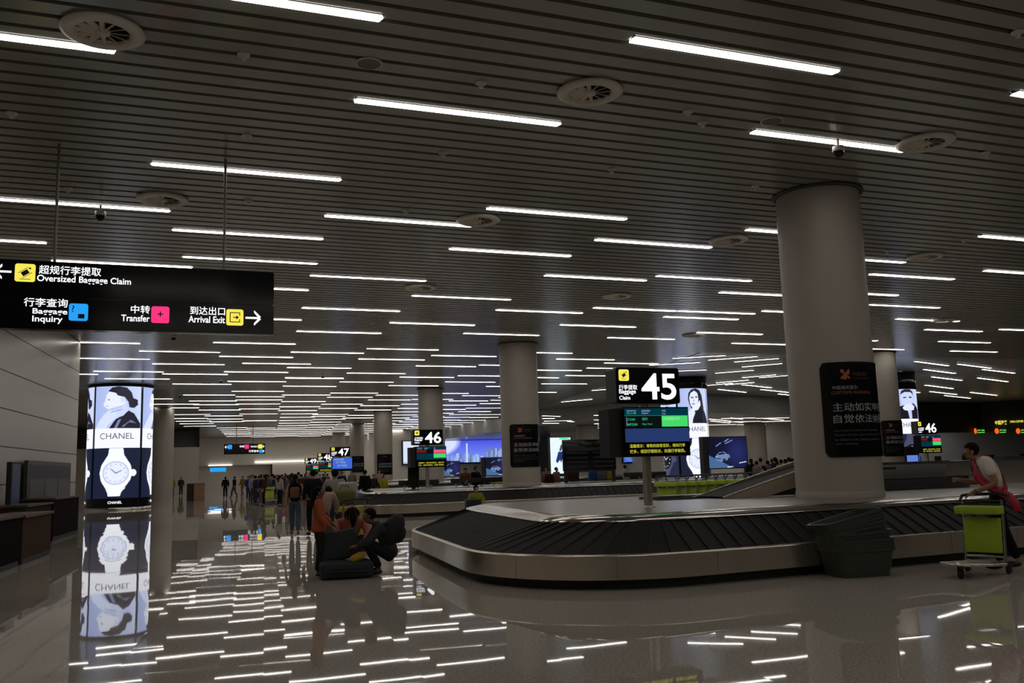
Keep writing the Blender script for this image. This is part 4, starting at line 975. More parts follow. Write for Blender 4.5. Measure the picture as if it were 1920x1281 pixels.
# ================================================================== PEOPLE
STAND = dict(pel=(0, 0, .95), spi=(0, .01, 1.12), che=(0, 0, 1.31), nek=(0, 0, 1.43), jaw=(0, .035, 1.50), hed=(0, .015, 1.57), crn=(0, 0, 1.635),
             shL=(-.17, 0, 1.385), elL=(-.225, -.02, 1.12), wrL=(-.235, .06, .88), shR=(.17, 0, 1.385), elR=(.225, -.02, 1.12), wrR=(.235, .06, .88),
             hpL=(-.085, 0, .90), knL=(-.09, .03, .50), anL=(-.095, -.02, .09), toL=(-.11, .13, .035), hpR=(.085, 0, .90), knR=(.09, .03, .50), anR=(.095, -.02, .09), toR=(.11, .13, .035))
def pose(**k): d = dict(STAND); d.update(k); return d
WALK = pose(knL=(-.09, .16, .52), anL=(-.095, .20, .10), toL=(-.1, .34, .05), knR=(.09, -.02, .50), anR=(.095, -.22, .11), toR=(.1, -.08, .04), wrL=(-.24, -.08, .9), wrR=(.24, .2, .92))
def skin_mesh(name, V_, E_, rad, m, parent, sub=2, root=0):
    me = bpy.data.meshes.new(name); me.from_pydata([tuple(v) for v in V_], E_, []); me.materials.append(m)
    o = bpy.data.objects.new(name, me); C.objects.link(o); o.parent = parent
    sk = o.modifiers.new('Skin', 'SKIN'); sk.use_smooth_shade = True
    sd = me.skin_vertices[0].data
    for i, r in enumerate(rad):
        sd[i].radius = r if isinstance(r, tuple) else (r, r); sd[i].use_root = (i == root)
    s = o.modifiers.new('Subdivision', 'SUBSURF'); s.levels = sub; s.render_levels = sub
    return o
def col4(c): return (*s2l(c), 1)
def person(loc, rz, label, P_=STAND, H=1.7, top=(60, 60, 60), bottom=(30, 30, 35), shoes=(20, 20, 20), skin=(165, 125, 100), hair=(14, 12, 12),
           sleeve='long', long_hair=False, detail=False, group=None, fat=1.12, shorts=False, hood=None, coat=0, grip=None):
    k = H/1.7; t = tag(empty('person', loc, rz), label, 'person', group); sub = 2 if detail else 1
    J = {a: Vector(b)*k for a, b in P_.items()}
    # ---- body: one continuous skin
    names = ['pel', 'spi', 'che', 'nek', 'jaw', 'hed', 'crn']; V_ = [J[n] for n in names]
    rad = [(.10*k, .07*k), (.09*k, .065*k), (.10*k, .065*k), .046*k, .06*k, (.075*k, .088*k), (.062*k, .075*k)]; E_ = [(i, i+1) for i in range(6)]; idx = {n: i for i, n in enumerate(names)}
    fw = (J['jaw']-(J['nek']+J['crn'])*.5); up = (J['crn']-J['nek']).normalized(); fw = (fw-up*fw.dot(up))
    fw = fw.normalized() if fw.length > 1e-4 else Vector((0, 1, 0))
    if fw.dot(Vector((0, 1, 0))) < -.2: fw = -fw
    V_.append((J['hed']*.6+J['jaw']*.4)+fw*.085*k); rad.append(.014*k); E_.append((5, 7))
    for s in 'LR':
        for (n, r, prev) in (('sh', .038, 'che'), ('el', .038, 'sh'), ('wr', .026, 'el')):
            V_.append(J[n+s]); rad.append(r*k*fat); idx[n+s] = len(V_)-1; E_.append((idx[prev+(s if prev != 'che' else '')], len(V_)-1))
        d = (J['wr'+s]-J['el'+s]).normalized(); palm = J['wr'+s]+d*.06*k; V_.append(palm); rad.append((.034*k, .02*k)); pi_ = len(V_)-1; E_.append((idx['wr'+s], pi_))
        if detail:
            side = d.cross(fw if abs(d.dot(fw)) < .8 else Vector((0, 0, 1))).normalized(); cur = (Vector((0, 0, -1)) if abs(d.z) < .7 else fw)
            tips = []
            for q in range(4):
                b0 = palm+side*(q-1.5)*.019*k+d*.03*k; ln = (.034, .040, .037, .028)[q]*k
                b1 = b0+d*ln*.8+cur*ln*.3; b2_ = b1+d*ln*.3+cur*ln*.8
                for a_, r in ((b0, .0095), (b1, .0085), (b2_, .007)):
                    V_.append(a_); rad.append(r*k)
                n_ = len(V_); E_ += [(pi_, n_-3), (n_-3, n_-2), (n_-2, n_-1)]
            tb = palm-side*.035*k*1-d*.02*k; V_ += [tb, tb+d*.035*k+cur*.02*k]; rad += [.011*k, .009*k]; n_ = len(V_); E_ += [(pi_, n_-2), (n_-2, n_-1)]
        else:
            V_.append(palm+d*.07*k); rad.append((.028*k, .014*k)); E_.append((pi_, len(V_)-1))
        for (n, r, prev) in (('hp', .075, 'pel'), ('kn', .05, 'hp'), ('an', .034, 'kn'), ('to', .03, 'an')):
            V_.append(J[n+s]); rad.append(r*k); idx[n+s] = len(V_)-1; E_.append((idx[prev+(s if prev != 'pel' else '')], len(V_)-1))
    o = skin_mesh('body', V_, E_, rad, K['skin'], t, sub); o.color = col4(skin)
    # ---- upper garment
    V_ = [J['pel']+(J['spi']-J['pel'])*(-.55-coat), J['spi'], J['che'], J['nek']*.97+J['che']*.03]; ch_ = 1.36 if coat else 1; rad = [(.145*k*fat*ch_, .125*k*fat*ch_), (.138*k*fat, .108*k*fat), (.155*k*fat, .115*k*fat), .060*k]; E_ = [(0, 1), (1, 2), (2, 3)]
    for s in 'LR':
        V_.append(J['sh'+s]); rad.append(.07*k*fat); a = len(V_)-1; E_.append((2, a))
        if sleeve == 'none': continue
        e = J['el'+s] if sleeve == 'long' else J['sh'+s].lerp(J['el'+s], .68)
        V_.append(e); rad.append((.054 if sleeve == 'long' else .062)*k*fat); E_.append((a, a+1))
        if sleeve == 'long': V_.append(J['el'+s].lerp(J['wr'+s], .93)); rad.append(.042*k*fat); E_.append((a+1, a+2))
    o = skin_mesh('top', V_, E_, rad, K['cloth'], t, sub); o.color = col4(top)
    # ---- trousers
    V_ = [J['pel']+(J['spi']-J['pel'])*.55, J['pel']-(J['spi']-J['pel'])*.25]; rad = [(.135*k, .105*k), (.145*k, .118*k)] if not coat else [(.10*k, .08*k), (.11*k, .09*k)]; E_ = [(0, 1)]
    for s in 'LR':
        V_ += [J['hp'+s], J['kn'+s]]; rad += [.10*k, .074*k]; a = len(V_)-2; E_ += [(1, a), (a, a+1)]
        if not shorts: V_.append(J['an'+s]+(J['kn'+s]-J['an'+s])*.04); rad.append(.062*k); E_.append((a+1, a+2))
    o = skin_mesh('trousers', V_, E_, rad, K['cloth'], t, sub); o.color = col4(bottom)
    # ---- shoes
    for s in 'LR':
        b = MB(); a = J['an'+s]; c = J['to'+s]; d = Vector((c.x-a.x, c.y-a.y, 0)); d = d.normalized() if d.length > .001 else Vector((0, 1, 0))
        rot = Matrix.Rotation(math.atan2(d.y, d.x), 3, 'Z'); mid = (a+c)*.5
        b.ball((mid.x, mid.y, max(.045*k, mid.z-.01*k)), .112*k, .043*k, .042*k, 10, 0, rot)
        o = b.build('shoe', K['shoe'], t); o.color = col4(shoes)
    # ---- hair
    hc = J['hed']+up*.02*k-fw*.022*k; rt = up.cross(fw).normalized(); B_ = Matrix((rt, fw, up)).transposed()
    b = MB(); b.ball((0, 0, 0), .084*k, .097*k, .092*k, 16 if detail else 12)
    keep = []
    for f in b.f:
        c = sum((Vector(b.v[i]) for i in f), Vector())/len(f)
        if not (c.y > .03*k and c.z < .03*k+c.y*.35) and c.z > -.085*k: keep.append(f)
    b.f = keep; b.m = [0]*len(keep); b.smooth = [True]*len(keep); b.v = [tuple(B_ @ Vector(v)+hc) for v in b.v]
    if long_hair:
        bk = hc-fw*.07*k; b.tube([bk+up*.03*k, bk-up*.1*k-fw*.02*k, bk-up*.22*k-fw*.03*k, bk-up*.34*k-fw*.0*k], .06*k, 8, radii=[.035*k, .055*k, .05*k, .015*k])
    o = b.build('hair', K['hair'], t)
    if detail:
        e = MB()
        for sx in (-1, 1): e.ball(J['hed']*.7+J['jaw']*.3+fw*.074*k+rt*sx*.031*k+up*.018*k, .011*k, .009*k, .007*k, 8, 0)
        e.build('eyes', K['black'], t)
        e = MB()
        for sx in (-1, 1): e.ball(J['hed']*.7+J['jaw']*.3-fw*.012*k+rt*sx*.083*k+up*.0*k, .012*k, .018*k, .032*k, 8, 0)
        o = e.build('ears', K['skin'], t); o.color = col4(skin)
        e = MB(); e.ball(J['jaw']+fw*.050*k+up*.004*k, .020*k, .008*k, .007*k, 8, 0, B_); o = e.build('mouth', K['skin'], t); o.color = col4((120, 60, 55))
    t['_k'] = k
    return t
def local(t, v): return Matrix.Rotation(t.rotation_euler.z, 4, 'Z') @ Vector(v)+Vector(t.location)

# --- the uniformed man with the phone
ML = at(1882, 1068, 0)
man_pose = pose(pel=(0, -.04, .95), spi=(0, .02, 1.12), che=(0, .10, 1.30), nek=(0, .17, 1.41), jaw=(0, .275, 1.435), hed=(0, .25, 1.505), crn=(0, .225, 1.575),
                shL=(-.17, .10, 1.36), elL=(-.25, .03, 1.09), wrL=(-.20, .27, .99), shR=(.17, .12, 1.36), elR=(.22, .19, 1.09), wrR=(.10, .38, 1.13),
                knL=(-.09, .07, .50), knR=(.1, -.06, .50), anL=(-.1, .05, .09), toL=(-.1, .2, .035), anR=(.1, -.2, .1), toR=(.1, -.06, .035))
man = person((ML.x, ML.y, 0), R(52), 'man in a white short-sleeved shirt and red sash looking at his phone, right edge', man_pose, 1.86, top=(226, 220, 210), bottom=(17, 18, 24), sleeve='short', detail=True, skin=(158, 112, 86))
k = 1.86/1.7
def ribbon(name, pts, w, m, parent, th=.006, nrm=None):
    b = MB(); n = len(pts)
    pts = [Vector(p) for p in pts]
    V_ = []
    for i, p in enumerate(pts):
        d = (pts[min(i+1, n-1)]-pts[max(i-1, 0)]).normalized(); N_ = Vector(nrm[i]).normalized(); s = d.cross(N_).normalized()*w/2
        V_ += [p-s, p+s, p+s+N_*th, p-s+N_*th]
    Fs = []
    for i in range(n-1):
        for q in range(4): Fs.append((i*4+q, i*4+(q+1) % 4, i*4+4+(q+1) % 4, i*4+4+q))
    Fs += [(3, 2, 1, 0), tuple((n-1)*4+q for q in range(4))]
    b.add(V_, Fs, 0, True); return b.build(name, m, parent)
M_sash = mat('sash_red', (.50, .022, .05), .6)
# sash: from his right shoulder, over the chest, down to the left hip and flying behind
sp_ = [(.10, .05, 1.44), (.06, .20, 1.40), (-.02, .245, 1.30), (-.10, .215, 1.18), (-.165, .12, 1.06), (-.185, .0, .99), (-.18, -.10, .93), (-.17, -.17, .84), (-.165, -.20, .74)]
sn_ = [(.1, -.1, 1), (0, .8, .8), (-.2, 1, .2), (-.6, .8, .1), (-1, .5, .1), (-1, 0, .1), (-1, -.4, .1), (-1, -.2, .2), (-1, -.1, .3)]
ribbon('sash', [Vector(p)*k for p in sp_], .12, M_sash, man, .008, sn_)
sb_ = [(.10, .08, 1.45), (.07, .02, 1.41), (.0, -.035, 1.3), (-.07, -.085, 1.16), (-.13, -.10, 1.05), (-.17, -.06, .97)]
ribbon('sash_back', [Vector(p)*k for p in sb_], .10, M_sash, man, .008, [(0, -.5, 1), (0, -1, .3), (0, -1, .1), (-.2, -1, 0), (-.5, -1, 0), (-.8, -.8, 0)])
ribbon('tie', [Vector(p)*k for p in [(0, .255, 1.385), (0, .262, 1.32), (0, .24, 1.2), (0, .19, 1.09)]], .05, K['black'], man, .01, [(0, 1, .3), (0, 1, .3), (0, 1, .1), (0, 1, 0)])
MB().rbox(-.17*k, -.10*k, .20*k, .215*k, 1.285*k, 1.30*k, .004).build('name_badge', K['black'], man)
g = MB(); h_ = Vector(man_pose['hed'])*k*.7+Vector(man_pose['jaw'])*k*.3; fwv = Vector((0, .84, -.54))
for sx in (-1, 1):
    c = h_+Vector((sx*.034*k, 0, 0))+fwv*.088*k+Vector((0, .54, .84))*.018; g.tube([c+Vector((.024*math.cos(a), .54*.02*math.sin(a), .84*.02*math.sin(a))) for a in [2*math.pi*i/10 for i in range(11)]], .003, 5)
    g.tube([c+Vector((sx*.026, 0, 0)), c+Vector((sx*.05, 0, 0))-fwv*.09], .003, 5)
g.build('glasses', K['black'], man)
g = MB(); g.tube([Vector(man_pose['wrL'])*k+Vector((.03*math.cos(a)*1.1, .01*math.sin(a), .034*math.sin(a))) for a in [2*math.pi*i/12 for i in range(13)]], .007, 6); g.build('wrist_watch', K['black'], man)
pp = local(man, Vector((.075, .50, 1.15))*k)
ph = empty('mobile_phone', pp, man.rotation_euler.z, 'dark mobile phone held flat in the uniformed man\'s hand', 'phone')
RX = Matrix.Rotation(R(18), 3, 'X')
MB().rbox(-.038, .038, -.08, .08, -.005, .005, .003, rot=RX).build('case', K['black'], ph)
MB().box(-.034, .034, -.072, .072, .0052, .006, rot=RX, cen=(0, 0, 0)).build('screen', mat('phone_screen', (.02, .02, .03), .1), ph)

# --- family with the open suitcase
gl = at(598, 1082, 0)
girl = person((gl.x, gl.y, 0), R(-106), 'girl in an orange jacket and dark trousers standing beside the open suitcase', pose(elL=(-.22, .05, 1.12), wrL=(-.14, .22, .98), elR=(.22, .05, 1.10), wrR=(.17, .24, .92), knR=(.08, .04, .5)),
              1.42, top=(182, 96, 62), bottom=(45, 42, 40), long_hair=True, detail=True, coat=.5, fat=1.08, skin=(125, 88, 68))
q = at(655, 1062, 0)
crouch = pose(pel=(0, -.18, .34), spi=(0, -.06, .52), che=(0, .10, .70), nek=(0, .20, .80), jaw=(0, .30, .76), hed=(0, .27, .85), crn=(0, .32, .92), shL=(-.21, .1, .71), elL=(-.27, .26, .52), wrL=(-.18, .42, .42),
              shR=(.21, .1, .71), elR=(.26, .26, .55), wrR=(.18, .42, .42), hpL=(-.1, -.16, .32), knL=(-.2, .18, .48), anL=(-.16, .05, .09), toL=(-.18, .19, .035), hpR=(.1, -.16, .32), knR=(.2, .18, .48), anR=(.16, .05, .09), toR=(.18, .19, .035))
pk = person((q.x+.02, q.y+.05, 0), R(176), 'person in a salmon pink hoodie bending over the open suitcase, long dark hair', crouch, 1.78, top=(172, 105, 92), bottom=(60, 55, 60), long_hair=False, detail=True, fat=1.12, skin=(120, 84, 68))
hb = MB(); hb.ball((0, 0, 0), .125, .135, .14, 20)
kk = 1.78/1.7; J_ = {a_: Vector(b_)*kk for a_, b_ in crouch.items()}; up_ = (J_['crn']-J_['nek']).normalized(); fw_ = J_['jaw']-(J_['nek']+J_['crn'])*.5; fw_ = (fw_-up_*fw_.dot(up_)).normalized(); B2 = Matrix((up_.cross(fw_).normalized(), fw_, up_)).transposed()
kp = [f for f in hb.f if sum(hb.v[i][1] for i in f)/len(f) < -.01]
hb.f = kp; hb.m = [0]*len(kp); hb.smooth = [True]*len(kp); hb.v = [tuple(B2 @ Vector(v_)+J_['hed']) for v_ in hb.v]
ho = hb.build('hood', mat('hood_pink', (.38, .16, .12), .9), pk); sd_ = ho.modifiers.new('Solidify', 'SOLIDIFY'); sd_.thickness = .02
MB().tube([(0, .33, 1.0), (.0, .42, .92), (-.01, .44, .80), (0, .42, .66)], .05, 10, radii=[.045, .062, .055, .02]).build('hanging_hair', K['hair'], pk)
q = at(712, 1078, 0)
sq = pose(pel=(0, -.20, .30), spi=(0, -.15, .46), che=(0, -.02, .66), nek=(0, .06, .78), jaw=(0, .165, .81), hed=(0, .135, .88), crn=(0, .11, .95), shL=(-.15, .0, .70), elL=(-.23, .14, .50), wrL=(-.13, .33, .44), shR=(.15, .0, .70), elR=(.23, .14, .50), wrR=(.13, .33, .44),
          hpL=(-.09, -.18, .28), knL=(-.17, .2, .50), anL=(-.13, -.02, .10), toL=(-.14, .13, .035), hpR=(.09, -.18, .28), knR=(.17, .2, .50), anR=(.13, -.02, .10), toR=(.14, .13, .035))
sqm = person((q.x-.02, q.y, 0), R(80), 'squatting man in a grey checked shirt with a black backpack, right of the open suitcase', sq, 1.78, top=(62, 62, 66), bottom=(32, 34, 40), detail=True, fat=1.1, skin=(120, 82, 62))
pb = local(sqm, (0, -.22, .66))
bp = empty('backpack', pb, sqm.rotation_euler.z, 'round black backpack on the squatting man\'s back', 'backpack')
MB().ball((0, 0, 0), .22, .17, .30, 20, rot=Matrix.Rotation(R(28), 3, 'X')).build('bag', mat('backpack_black', (.014, .014, .015), .8, bump=.3, scale=30), bp)
MB().ball((0, -.12, -.06), .15, .09, .14, 14, rot=Matrix.Rotation(R(28), 3, 'X')).build('pocket', mat('backpack_black', (.014, .014, .015), .8), bp)
for sx in (-1, 1): MB().tube([(sx*.12, .08, .14), (sx*.14, .19, .11), (sx*.16, .24, -.02), (sx*.15, .14, -.14)], .02, 8).build('strap', K['black'], bp)
q = at(652, 1087, 0)
sc_ = empty('open_suitcase', (q.x, q.y, 0), R(-6), 'dark slate soft suitcase lying open on the floor, lid up', 'suitcase')
M_case = mat('case_fabric', (.028, .034, .040), .8, bump=.2, scale=80)
b = MB(); b.rbox(-.40, .40, 0, .56, .02, .25, .05, 3); b.build('lower_shell', M_case, sc_)
MB().rbox(-.34, .34, .05, .52, .235, .258, .01).build('lining', mat('lining', (.015, .015, .018), .9), sc_)
b = MB(); b.rbox(-.40, .22, .52, .64, .24, .70, .05, 3, rot=Matrix.Rotation(R(-14), 3, 'X') @ Matrix.Rotation(R(-9), 3, 'Y')); b.build('lid', M_case, sc_)
MB().tube([(-.3, .0, .10), (-.1, -.03, .12), (.1, -.03, .12), (.3, 0, .10)], .014, 8).build('carry_handle', K['black'], sc_)
MB().tube([(-.395, .03, .17), (-.2, -.004, .17), (.2, -.004, .17), (.395, .03, .17)], .006, 6).build('zip', K['dark'], sc_)
for sx in (-.34, .34): MB().tube([(sx, .5, .03), (sx+.03, .5, .03)], .03, 12).build('wheel', K['wheel'], sc_)
b = MB(); rr = random.Random(2)
o = bpy.data.objects.new('folded_garment', None)
bm = bmesh.new(); bmesh.ops.create_icosphere(bm, subdivisions=3, radius=1)
for v in bm.verts: v.co = Vector((v.co.x*.15, v.co.y*.10, v.co.z*.055))*(1+.18*math.sin(v.co.x*9+v.co.y*5)*math.cos(v.co.z*7+v.co.y*11))
me = bpy.data.meshes.new('folded_garment'); bm.to_mesh(me); bm.free(); me.materials.append(mat('yellow_cloth', (.42, .27, .01), .8))
for p_ in me.polygons: p_.use_smooth = True
o = bpy.data.objects.new('folded_garment', me); C.objects.link(o); gp = Matrix.Rotation(R(-6), 4, 'Z') @ Vector((.16, .16, .31)); o.location = (q.x+gp.x, q.y+gp.y, .31); o.rotation_euler = (0, R(-22), R(20))
tag(o, 'crumpled yellow garment lying in the open suitcase', 'clothing')

# --- people behind them
def P(px, pfoot, rz, label, D=None, **kw):
    if D is None: p = at(px, pfoot, 0)
    else:
        p = atd(px, 880, D)
        if D > 30: kw.setdefault('fat', 1.3)
    return person((p.x, p.y, 0), R(rz), label, **kw)
jw = P(553, 1004, -12, 'woman in blue jeans and black top seen from behind, walking away', P_=WALK, H=1.63, top=(20, 19, 22), bottom=(72, 92, 110), sleeve='none', long_hair=True, shoes=(90, 80, 70), detail=True)
pb = local(jw, (0, -.17, 1.12)); o = MB().rbox(-.12, .12, -.06, .06, -.14, .14, .04, 3).build('small_backpack', mat('tan_leather', (.16, .06, .02), .6)); o.location = pb; o.rotation_euler.z = jw.rotation_euler.z
tag(o, 'small brown backpack on the back of the woman in jeans', 'backpack')
pb = local(jw, (-.27, -.11, .66)); o = MB().rbox(-.05, .05, -.11, .11, -.15, .02, .015, 2).tube([(0, -.07, .02), (0, -.03, .13), (0, .03, .13), (0, .07, .02)], .006, 6).build('carrier_bag', mat('pink_bag', (.5, .14, .16), .6)); o.location = pb; o.rotation_euler.z = jw.rotation_euler.z
tag(o, 'pink carrier bag in the hand of the woman in jeans', 'bag')
P(587, 0, 10, 'person in dark navy clothes standing just behind the girl in orange', D=24, H=1.74, top=(16, 17, 24), bottom=(14, 14, 18))
P(628, 0, 5, 'person in a white hoodie seen from behind, dark hair, pushing a loaded trolley', D=20.5, H=1.72, top=(150, 140, 132), bottom=(60, 58, 60), fat=1.3, P_=pose(elL=(-.25, .12, 1.13), wrL=(-.2, .34, 1.0), elR=(.25, .12, 1.13), wrR=(.2, .34, 1.0)))
P(607, 0, -30, 'person in a pale cream top leaning forward, left of the white hoodie', D=18.5, H=1.5, top=(160, 138, 125), bottom=(80, 75, 72), fat=1.35, P_=pose(che=(0, .14, 1.27), nek=(0, .26, 1.33), jaw=(0, .36, 1.32), hed=(0, .33, 1.40), crn=(0, .33, 1.46), shL=(-.17, .14, 1.31), shR=(.17, .14, 1.31), elL=(-.2, .3, 1.1), wrL=(-.15, .45, .95), elR=(.2, .3, 1.1), wrR=(.15, .45, .95)))
p = atd(648, 985, 19.3); c = copy_tree(tr0); c.location = (p.x, p.y, 0); c.rotation_euler.z = R(200); c['label'] = 'luggage trolley under the olive bag behind the family'
o = MB().rbox(-.24, .24, -.16, .16, 0, .34, .1, 3).tube([(-.12, 0, .33), (-.06, 0, .42), (.06, 0, .42), (.12, 0, .33)], .012, 6).build('duffel_bag', mat('olive_bag', (.13, .125, .03), .8)); o.location = (p.x, p.y+.12, .91)
tag(o, 'olive green bag on top of the trolley behind the family', 'bag')
o = MB().rbox(-.2, .2, -.14, .14, 0, .34, .05, 3).build('carrier_bag', mat('white_bag', (.42, .4, .4), .6)); o.location = (p.x+.12, p.y+.4, 1.1); o.location.z = 1.06
tag(o, 'white bag behind the olive bag on the trolley', 'bag')
# vest worker sitting on a case
SIT = pose(pel=(0, 0, .48), spi=(0, .02, .64), che=(0, .04, .83), nek=(0, .06, .95), jaw=(0, .12, 1.0), hed=(0, .10, 1.08), crn=(0, .09, 1.15), shL=(-.17, .04, .9), elL=(-.24, .12, .66), wrL=(-.12, .3, .6), shR=(.17, .04, .9), elR=(.24, .12, .66), wrR=(.12, .3, .6),
           hpL=(-.09, .03, .47), knL=(-.13, .42, .5), anL=(-.13, .42, .09), toL=(-.13, .56, .035), hpR=(.09, .03, .47), knR=(.13, .42, .5), anR=(.13, .42, .09), toR=(.13, .56, .035))
p = atd(890, 880, 26.5)
v = person((p.x, p.y, 0), R(178), 'seated worker in a lime vest past the left end of the front carousel', SIT, 1.62, top=(128, 140, 40), bottom=(16, 16, 18), detail=False)
def suitcase(loc, rz, w, h, d, colr, label, group=None, lying=False):
    t = tag(empty('suitcase', loc, rz), label, 'suitcase', group)
    MB().rbox(-w/2, w/2, -d/2, d/2, .05, h, .04, 3).build('shell', mat('shell_%d_%d_%d' % colr, s2l(colr), .5), t)
    MB().tube([(-.08, 0, h-.01), (-.08, 0, h+.03), (.08, 0, h+.03), (.08, 0, h-.01)], .01, 6).build('handle', K['black'], t)
    for sx in (-1, 1):
        MB().tube([(sx*(w/2-.05)-.015, 0, .03), (sx*(w/2-.05)+.015, 0, .03)], .03, 10).build('wheel', K['wheel'], t)
    return t
q = local(v, (0, -.02, 0)); suitcase((q.x, q.y+.25, 0), 0, .5, .42, .3, (14, 14, 15), 'black case the vest worker sits on')
q = atd(886, 900, 25.3); suitcase((q.x, q.y, 0), 0, .42, .78, .26, (12, 12, 13), 'tall black suitcase in front of the seated vest worker'); q = atd(901, 900, 25.4); suitcase((q.x, q.y, 0), .2, .3, .6, .24, (14, 14, 16), 'smaller black suitcase right of the vest worker')
# around the second carousel
P(684, 0, 20, 'person dressed all in black at the left end of the second carousel', D=37, H=1.72, top=(14, 13, 14), bottom=(12, 12, 14))
P(720, 0, 200, 'person in a bright yellow top behind the second carousel', D=47, H=1.45, top=(150, 145, 25), bottom=(30, 30, 34))
P(711, 0, 170, 'person in a pale shirt behind the one in yellow', D=52, H=1.75, top=(140, 125, 118), bottom=(40, 38, 40))
P(700, 0, 170, 'person in a plum top left of the one in yellow', D=46, H=1.5, top=(52, 28, 30), bottom=(25, 22, 24))
P(641, 0, 180, 'person in a dark top just below baggage sign 47', D=50, H=1.7, top=(30, 28, 34), bottom=(20, 20, 22))
P(660, 0, 150, 'person in a grey green shirt right of baggage sign 47', D=52, H=1.72, top=(98, 98, 80), bottom=(30, 30, 32))
SITG = {a: (b[0], b[1], b[2]-.37) for a, b in SIT.items()}
for s_ in 'LR':
    q_ = 1 if s_ == 'R' else -1
    SITG['kn'+s_] = (q_*.14, .40, .30); SITG['an'+s_] = (q_*.12, .72, .07); SITG['to'+s_] = (q_*.13, .82, .14)
SIT2 = SITG
p = atd(873, 880, 38.3); person((p.x, p.y, DZ), R(150), 'person in a brown top reclining on the second carousel deck', SIT2, 1.6, top=(110, 62, 42), bottom=(100, 95, 90))
p = atd(890, 880, 38.6); person((p.x, p.y, DZ), R(200), 'person in black seated on the second carousel deck, left of the dark car screen', SIT2, 1.7, top=(18, 17, 20), bottom=(18, 18, 20))
for i, (px, D, H_, tp_, l) in enumerate(((1024, 43, 1.62, (120, 100, 98), 'person in a pale mauve shirt left of the white light box'), (1029, 41, 1.5, (60, 30, 32), 'child in a dark red top before the white light box'), (1043, 42, 1.6, (140, 105, 98), 'person in a pink top in front of the white light box'),
        (806, 60, 1.7, (25, 25, 28), 'dark figure left of the third column base'), (1172, 46, 1.6, (150, 140, 135), 'person in a white shirt below sign 47 near the black board'))):
    P(px, 0, 150+30*i, l, D=D, H=H_, top=tp_, bottom=(35, 33, 36))
# right hand crowd beyond the car screen
RC = [(1409, 40, 1.72, (24, 26, 24), 'dark green'), (1419, 39, 1.62, (120, 112, 108), 'striped grey'), (1427, 42, 1.75, (150, 140, 136), 'white'), (1431, 37, 1.42, (150, 138, 132), 'cream'), (1440, 40, 1.62, (118, 90, 82), 'dusty pink'),
      (1449, 41, 1.7, (34, 48, 84), 'navy dungaree'), (1454, 39.5, 1.75, (30, 38, 70), 'dark blue'), (1465, 38, 1.65, (162, 118, 110), 'salmon'), (1473, 39, 1.66, (165, 62, 40), 'orange red'), (1480, 42, 1.74, (30, 90, 62), 'green'), (1486, 39, 1.68, (168, 156, 150), 'off white'), (1496, 41, 1.75, (20, 20, 24), 'black')]
for i, (px, D, H_, tp_, cn) in enumerate(RC):
    P(px, 0, -20+37*i % 60, 'person in a %s top in the group right of the car screen' % cn, D=D, H=H_, top=tp_, bottom=(40, 40, 48), long_hair=i % 3 == 0, group='people waiting right of the car screen')
# far left figures and the distant crowd
P(311, 0, 170, 'person in black at the far left column', D=76, H=1.6, top=(20, 20, 22), bottom=(20, 20, 22)); P(324, 0, 160, 'person in a lime vest and pale trousers right of the lit watch advert', D=78, H=1.66, top=(150, 160, 50), bottom=(130, 125, 120)); P(340, 0, 190, 'person in brown by the far left wall', D=80, H=1.66, top=(70, 48, 40), bottom=(40, 32, 30))
far = [(423, 66, (20, 20, 24), 'black', 1), (440, 68, (16, 16, 22), 'dark', 1), (455, 72, (128, 108, 30), 'mustard', 0), (466, 60, (36, 58, 140), 'bright blue', 0), (477, 64, (76, 90, 80), 'grey green', 0), (486, 60, (96, 78, 60), 'tan', 0), (492, 55, (24, 24, 26), 'charcoal', 0),
       (499, 74, (120, 112, 96), 'stone', 0), (505, 78, (92, 98, 140), 'lilac', 0), (511, 82, (110, 120, 150), 'pale blue', 0), (517, 76, (60, 66, 96), 'slate blue', 0), (523, 86, (150, 130, 124), 'blush', 0), (529, 70, (150, 148, 150), 'white', 0), (534, 80, (60, 40, 44), 'maroon', 0),
       (538, 66, (26, 48, 54), 'dark teal', 0), (542, 88, (140, 120, 112), 'beige', 0), (545, 58, (30, 52, 60), 'petrol', 0), (560, 76, (120, 64, 60), 'brick', 0), (566, 70, (90, 88, 84), 'ash grey', 0), (572, 84, (70, 70, 72), 'iron grey', 0), (600, 60, (84, 74, 70), 'taupe', 0), (606, 66, (40, 40, 52), 'ink blue', 0),
       (614, 72, (110, 100, 60), 'khaki', 0), (498, 90, (70, 52, 48), 'cocoa', 0), (514, 92, (50, 60, 100), 'denim blue', 0), (526, 96, (90, 60, 60), 'rose brown', 0), (550, 90, (140, 132, 126), 'ivory', 0), (556, 94, (36, 36, 38), 'soot black', 0)]
for i, (px, D, tp_, cn, solo) in enumerate(far):
    rz = (i*67) % 360
    P(px, 0, rz, ('lone person in a %s top by the far exit' if solo else 'person in a %s top in the distant crowd') % cn, D=D, H=1.6+.03*(i*5 % 5), top=tp_, bottom=[(24, 24, 30), (60, 58, 60), (110, 92, 74), (40, 48, 66)][i % 4], P_=WALK if i % 3 else STAND, long_hair=i % 4 == 0, group='distant travellers')
rq = random.Random(11)
CN = [('grey', (84, 82, 80)), ('cream', (140, 130, 118)), ('dark blue', (30, 38, 62)), ('brown', (70, 50, 40)), ('off white', (150, 146, 142)), ('black', (18, 18, 20)), ('wine', (70, 26, 32)), ('olive', (66, 66, 40))]
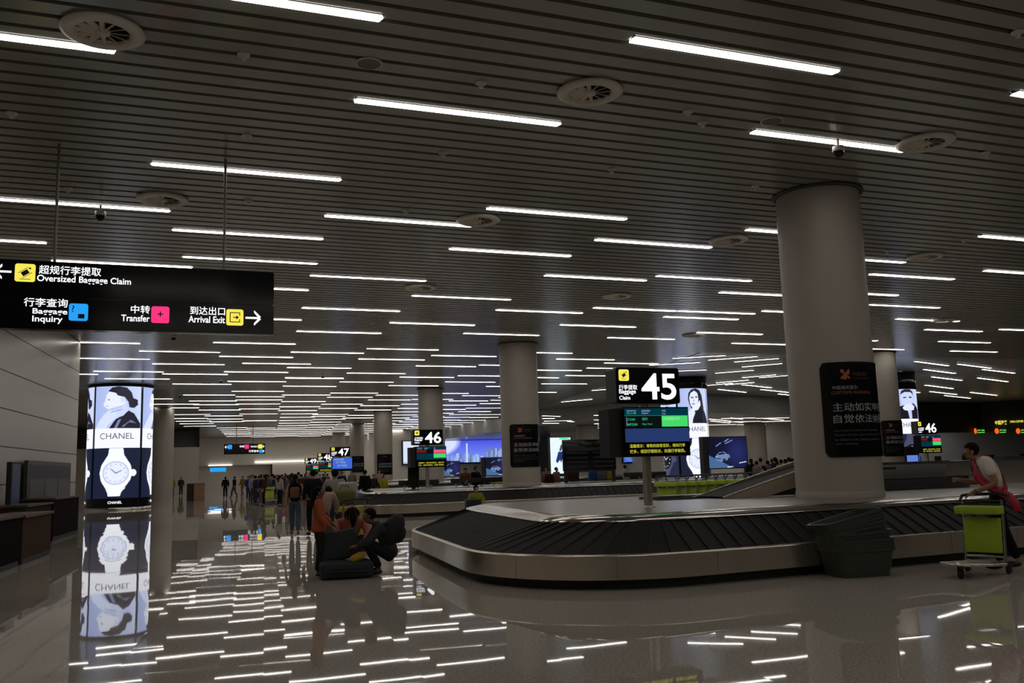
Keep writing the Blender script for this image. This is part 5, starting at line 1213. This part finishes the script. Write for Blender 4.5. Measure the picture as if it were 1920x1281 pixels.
for i in range(30):
    px = 470+i*4.4+rq.uniform(-2, 2); nm, c_ = CN[i % 8]
    P(px, 0, rq.uniform(0, 360), 'person in a %s top packed deep in the distant crowd' % nm, D=rq.uniform(46, 76), H=rq.uniform(1.55, 1.78), top=c_, bottom=[(24, 24, 30), (60, 58, 60), (40, 48, 66)][i % 3], long_hair=i % 3 == 0, group='deepest rows of the crowd')
# trolleys and cases in the far crowd
for (px, D, l) in ((508, 52, 'lime trolley in front of the distant crowd'), (945, 50, 'far lime trolley under the dark car screen'), (932, 52, 'another lime trolley below the dark car screen, further left')):
    p = atd(px, 900, D); c = copy_tree(tr0); c.location = (p.x, p.y, 0); c.rotation_euler.z = R(10); c['label'] = l
CS = [(1068, 40.5, (70, 20, 20), 'dark red'), (1077, 41, (40, 16, 18), 'maroon'), (1112, 41, (20, 70, 130), 'bright blue'), (1127, 41.5, (130, 130, 132), 'pale grey'), (1134, 41, (90, 90, 92), 'mid grey'), (1145, 41, (150, 130, 20), 'yellow')]
for px, D, c_, n in CS:
    p = atd(px, 900, D+1.5); suitcase((p.x, p.y, DZ), 0, .42, .5, .25, c_, n+' suitcase standing behind the legs of the black board')
for (px, D, w, c_, l) in ((364, 62, .9, K['black'], 'black cabinet at the far left beside the tan one'), (374, 62, .7, K['wood2'], 'tan wooden cabinet at the far left')):
    p = atd(px, 900, D); t = tag(empty('cabinet', (p.x, p.y, 0)), l, 'cabinet'); MB().box(-w/2, w/2, 0, .5, 0, 1.15).build('body', c_, t); MB().box(-w/2-.02, w/2+.02, -.02, .52, 1.15, 1.18).build('top', K['dark'], t)
# low black rails on the second carousel
def rail(px, D, n, label, z=DZ):
    p = atd(px, 900, D); t = tag(empty('luggage_rail', (p.x, p.y, z)), label, 'rail')
    MB().rbox(0, n*.55, 0, .12, .14, .34, .01).build('black_bar', K['black'], t)
    for i in range(n): MB().box(i*.55+.2, i*.55+.27, .02, .09, 0, .16).build('leg', K['steel2'], t)
rail(846, 37.5, 6, 'low black rail on pale legs, left of the second column'); rail(748, 36, 3, 'low black rail on pale legs, left of the post of sign 46'); rail(1172, 42, 4, 'low black rail on pale legs under the far sign 47')
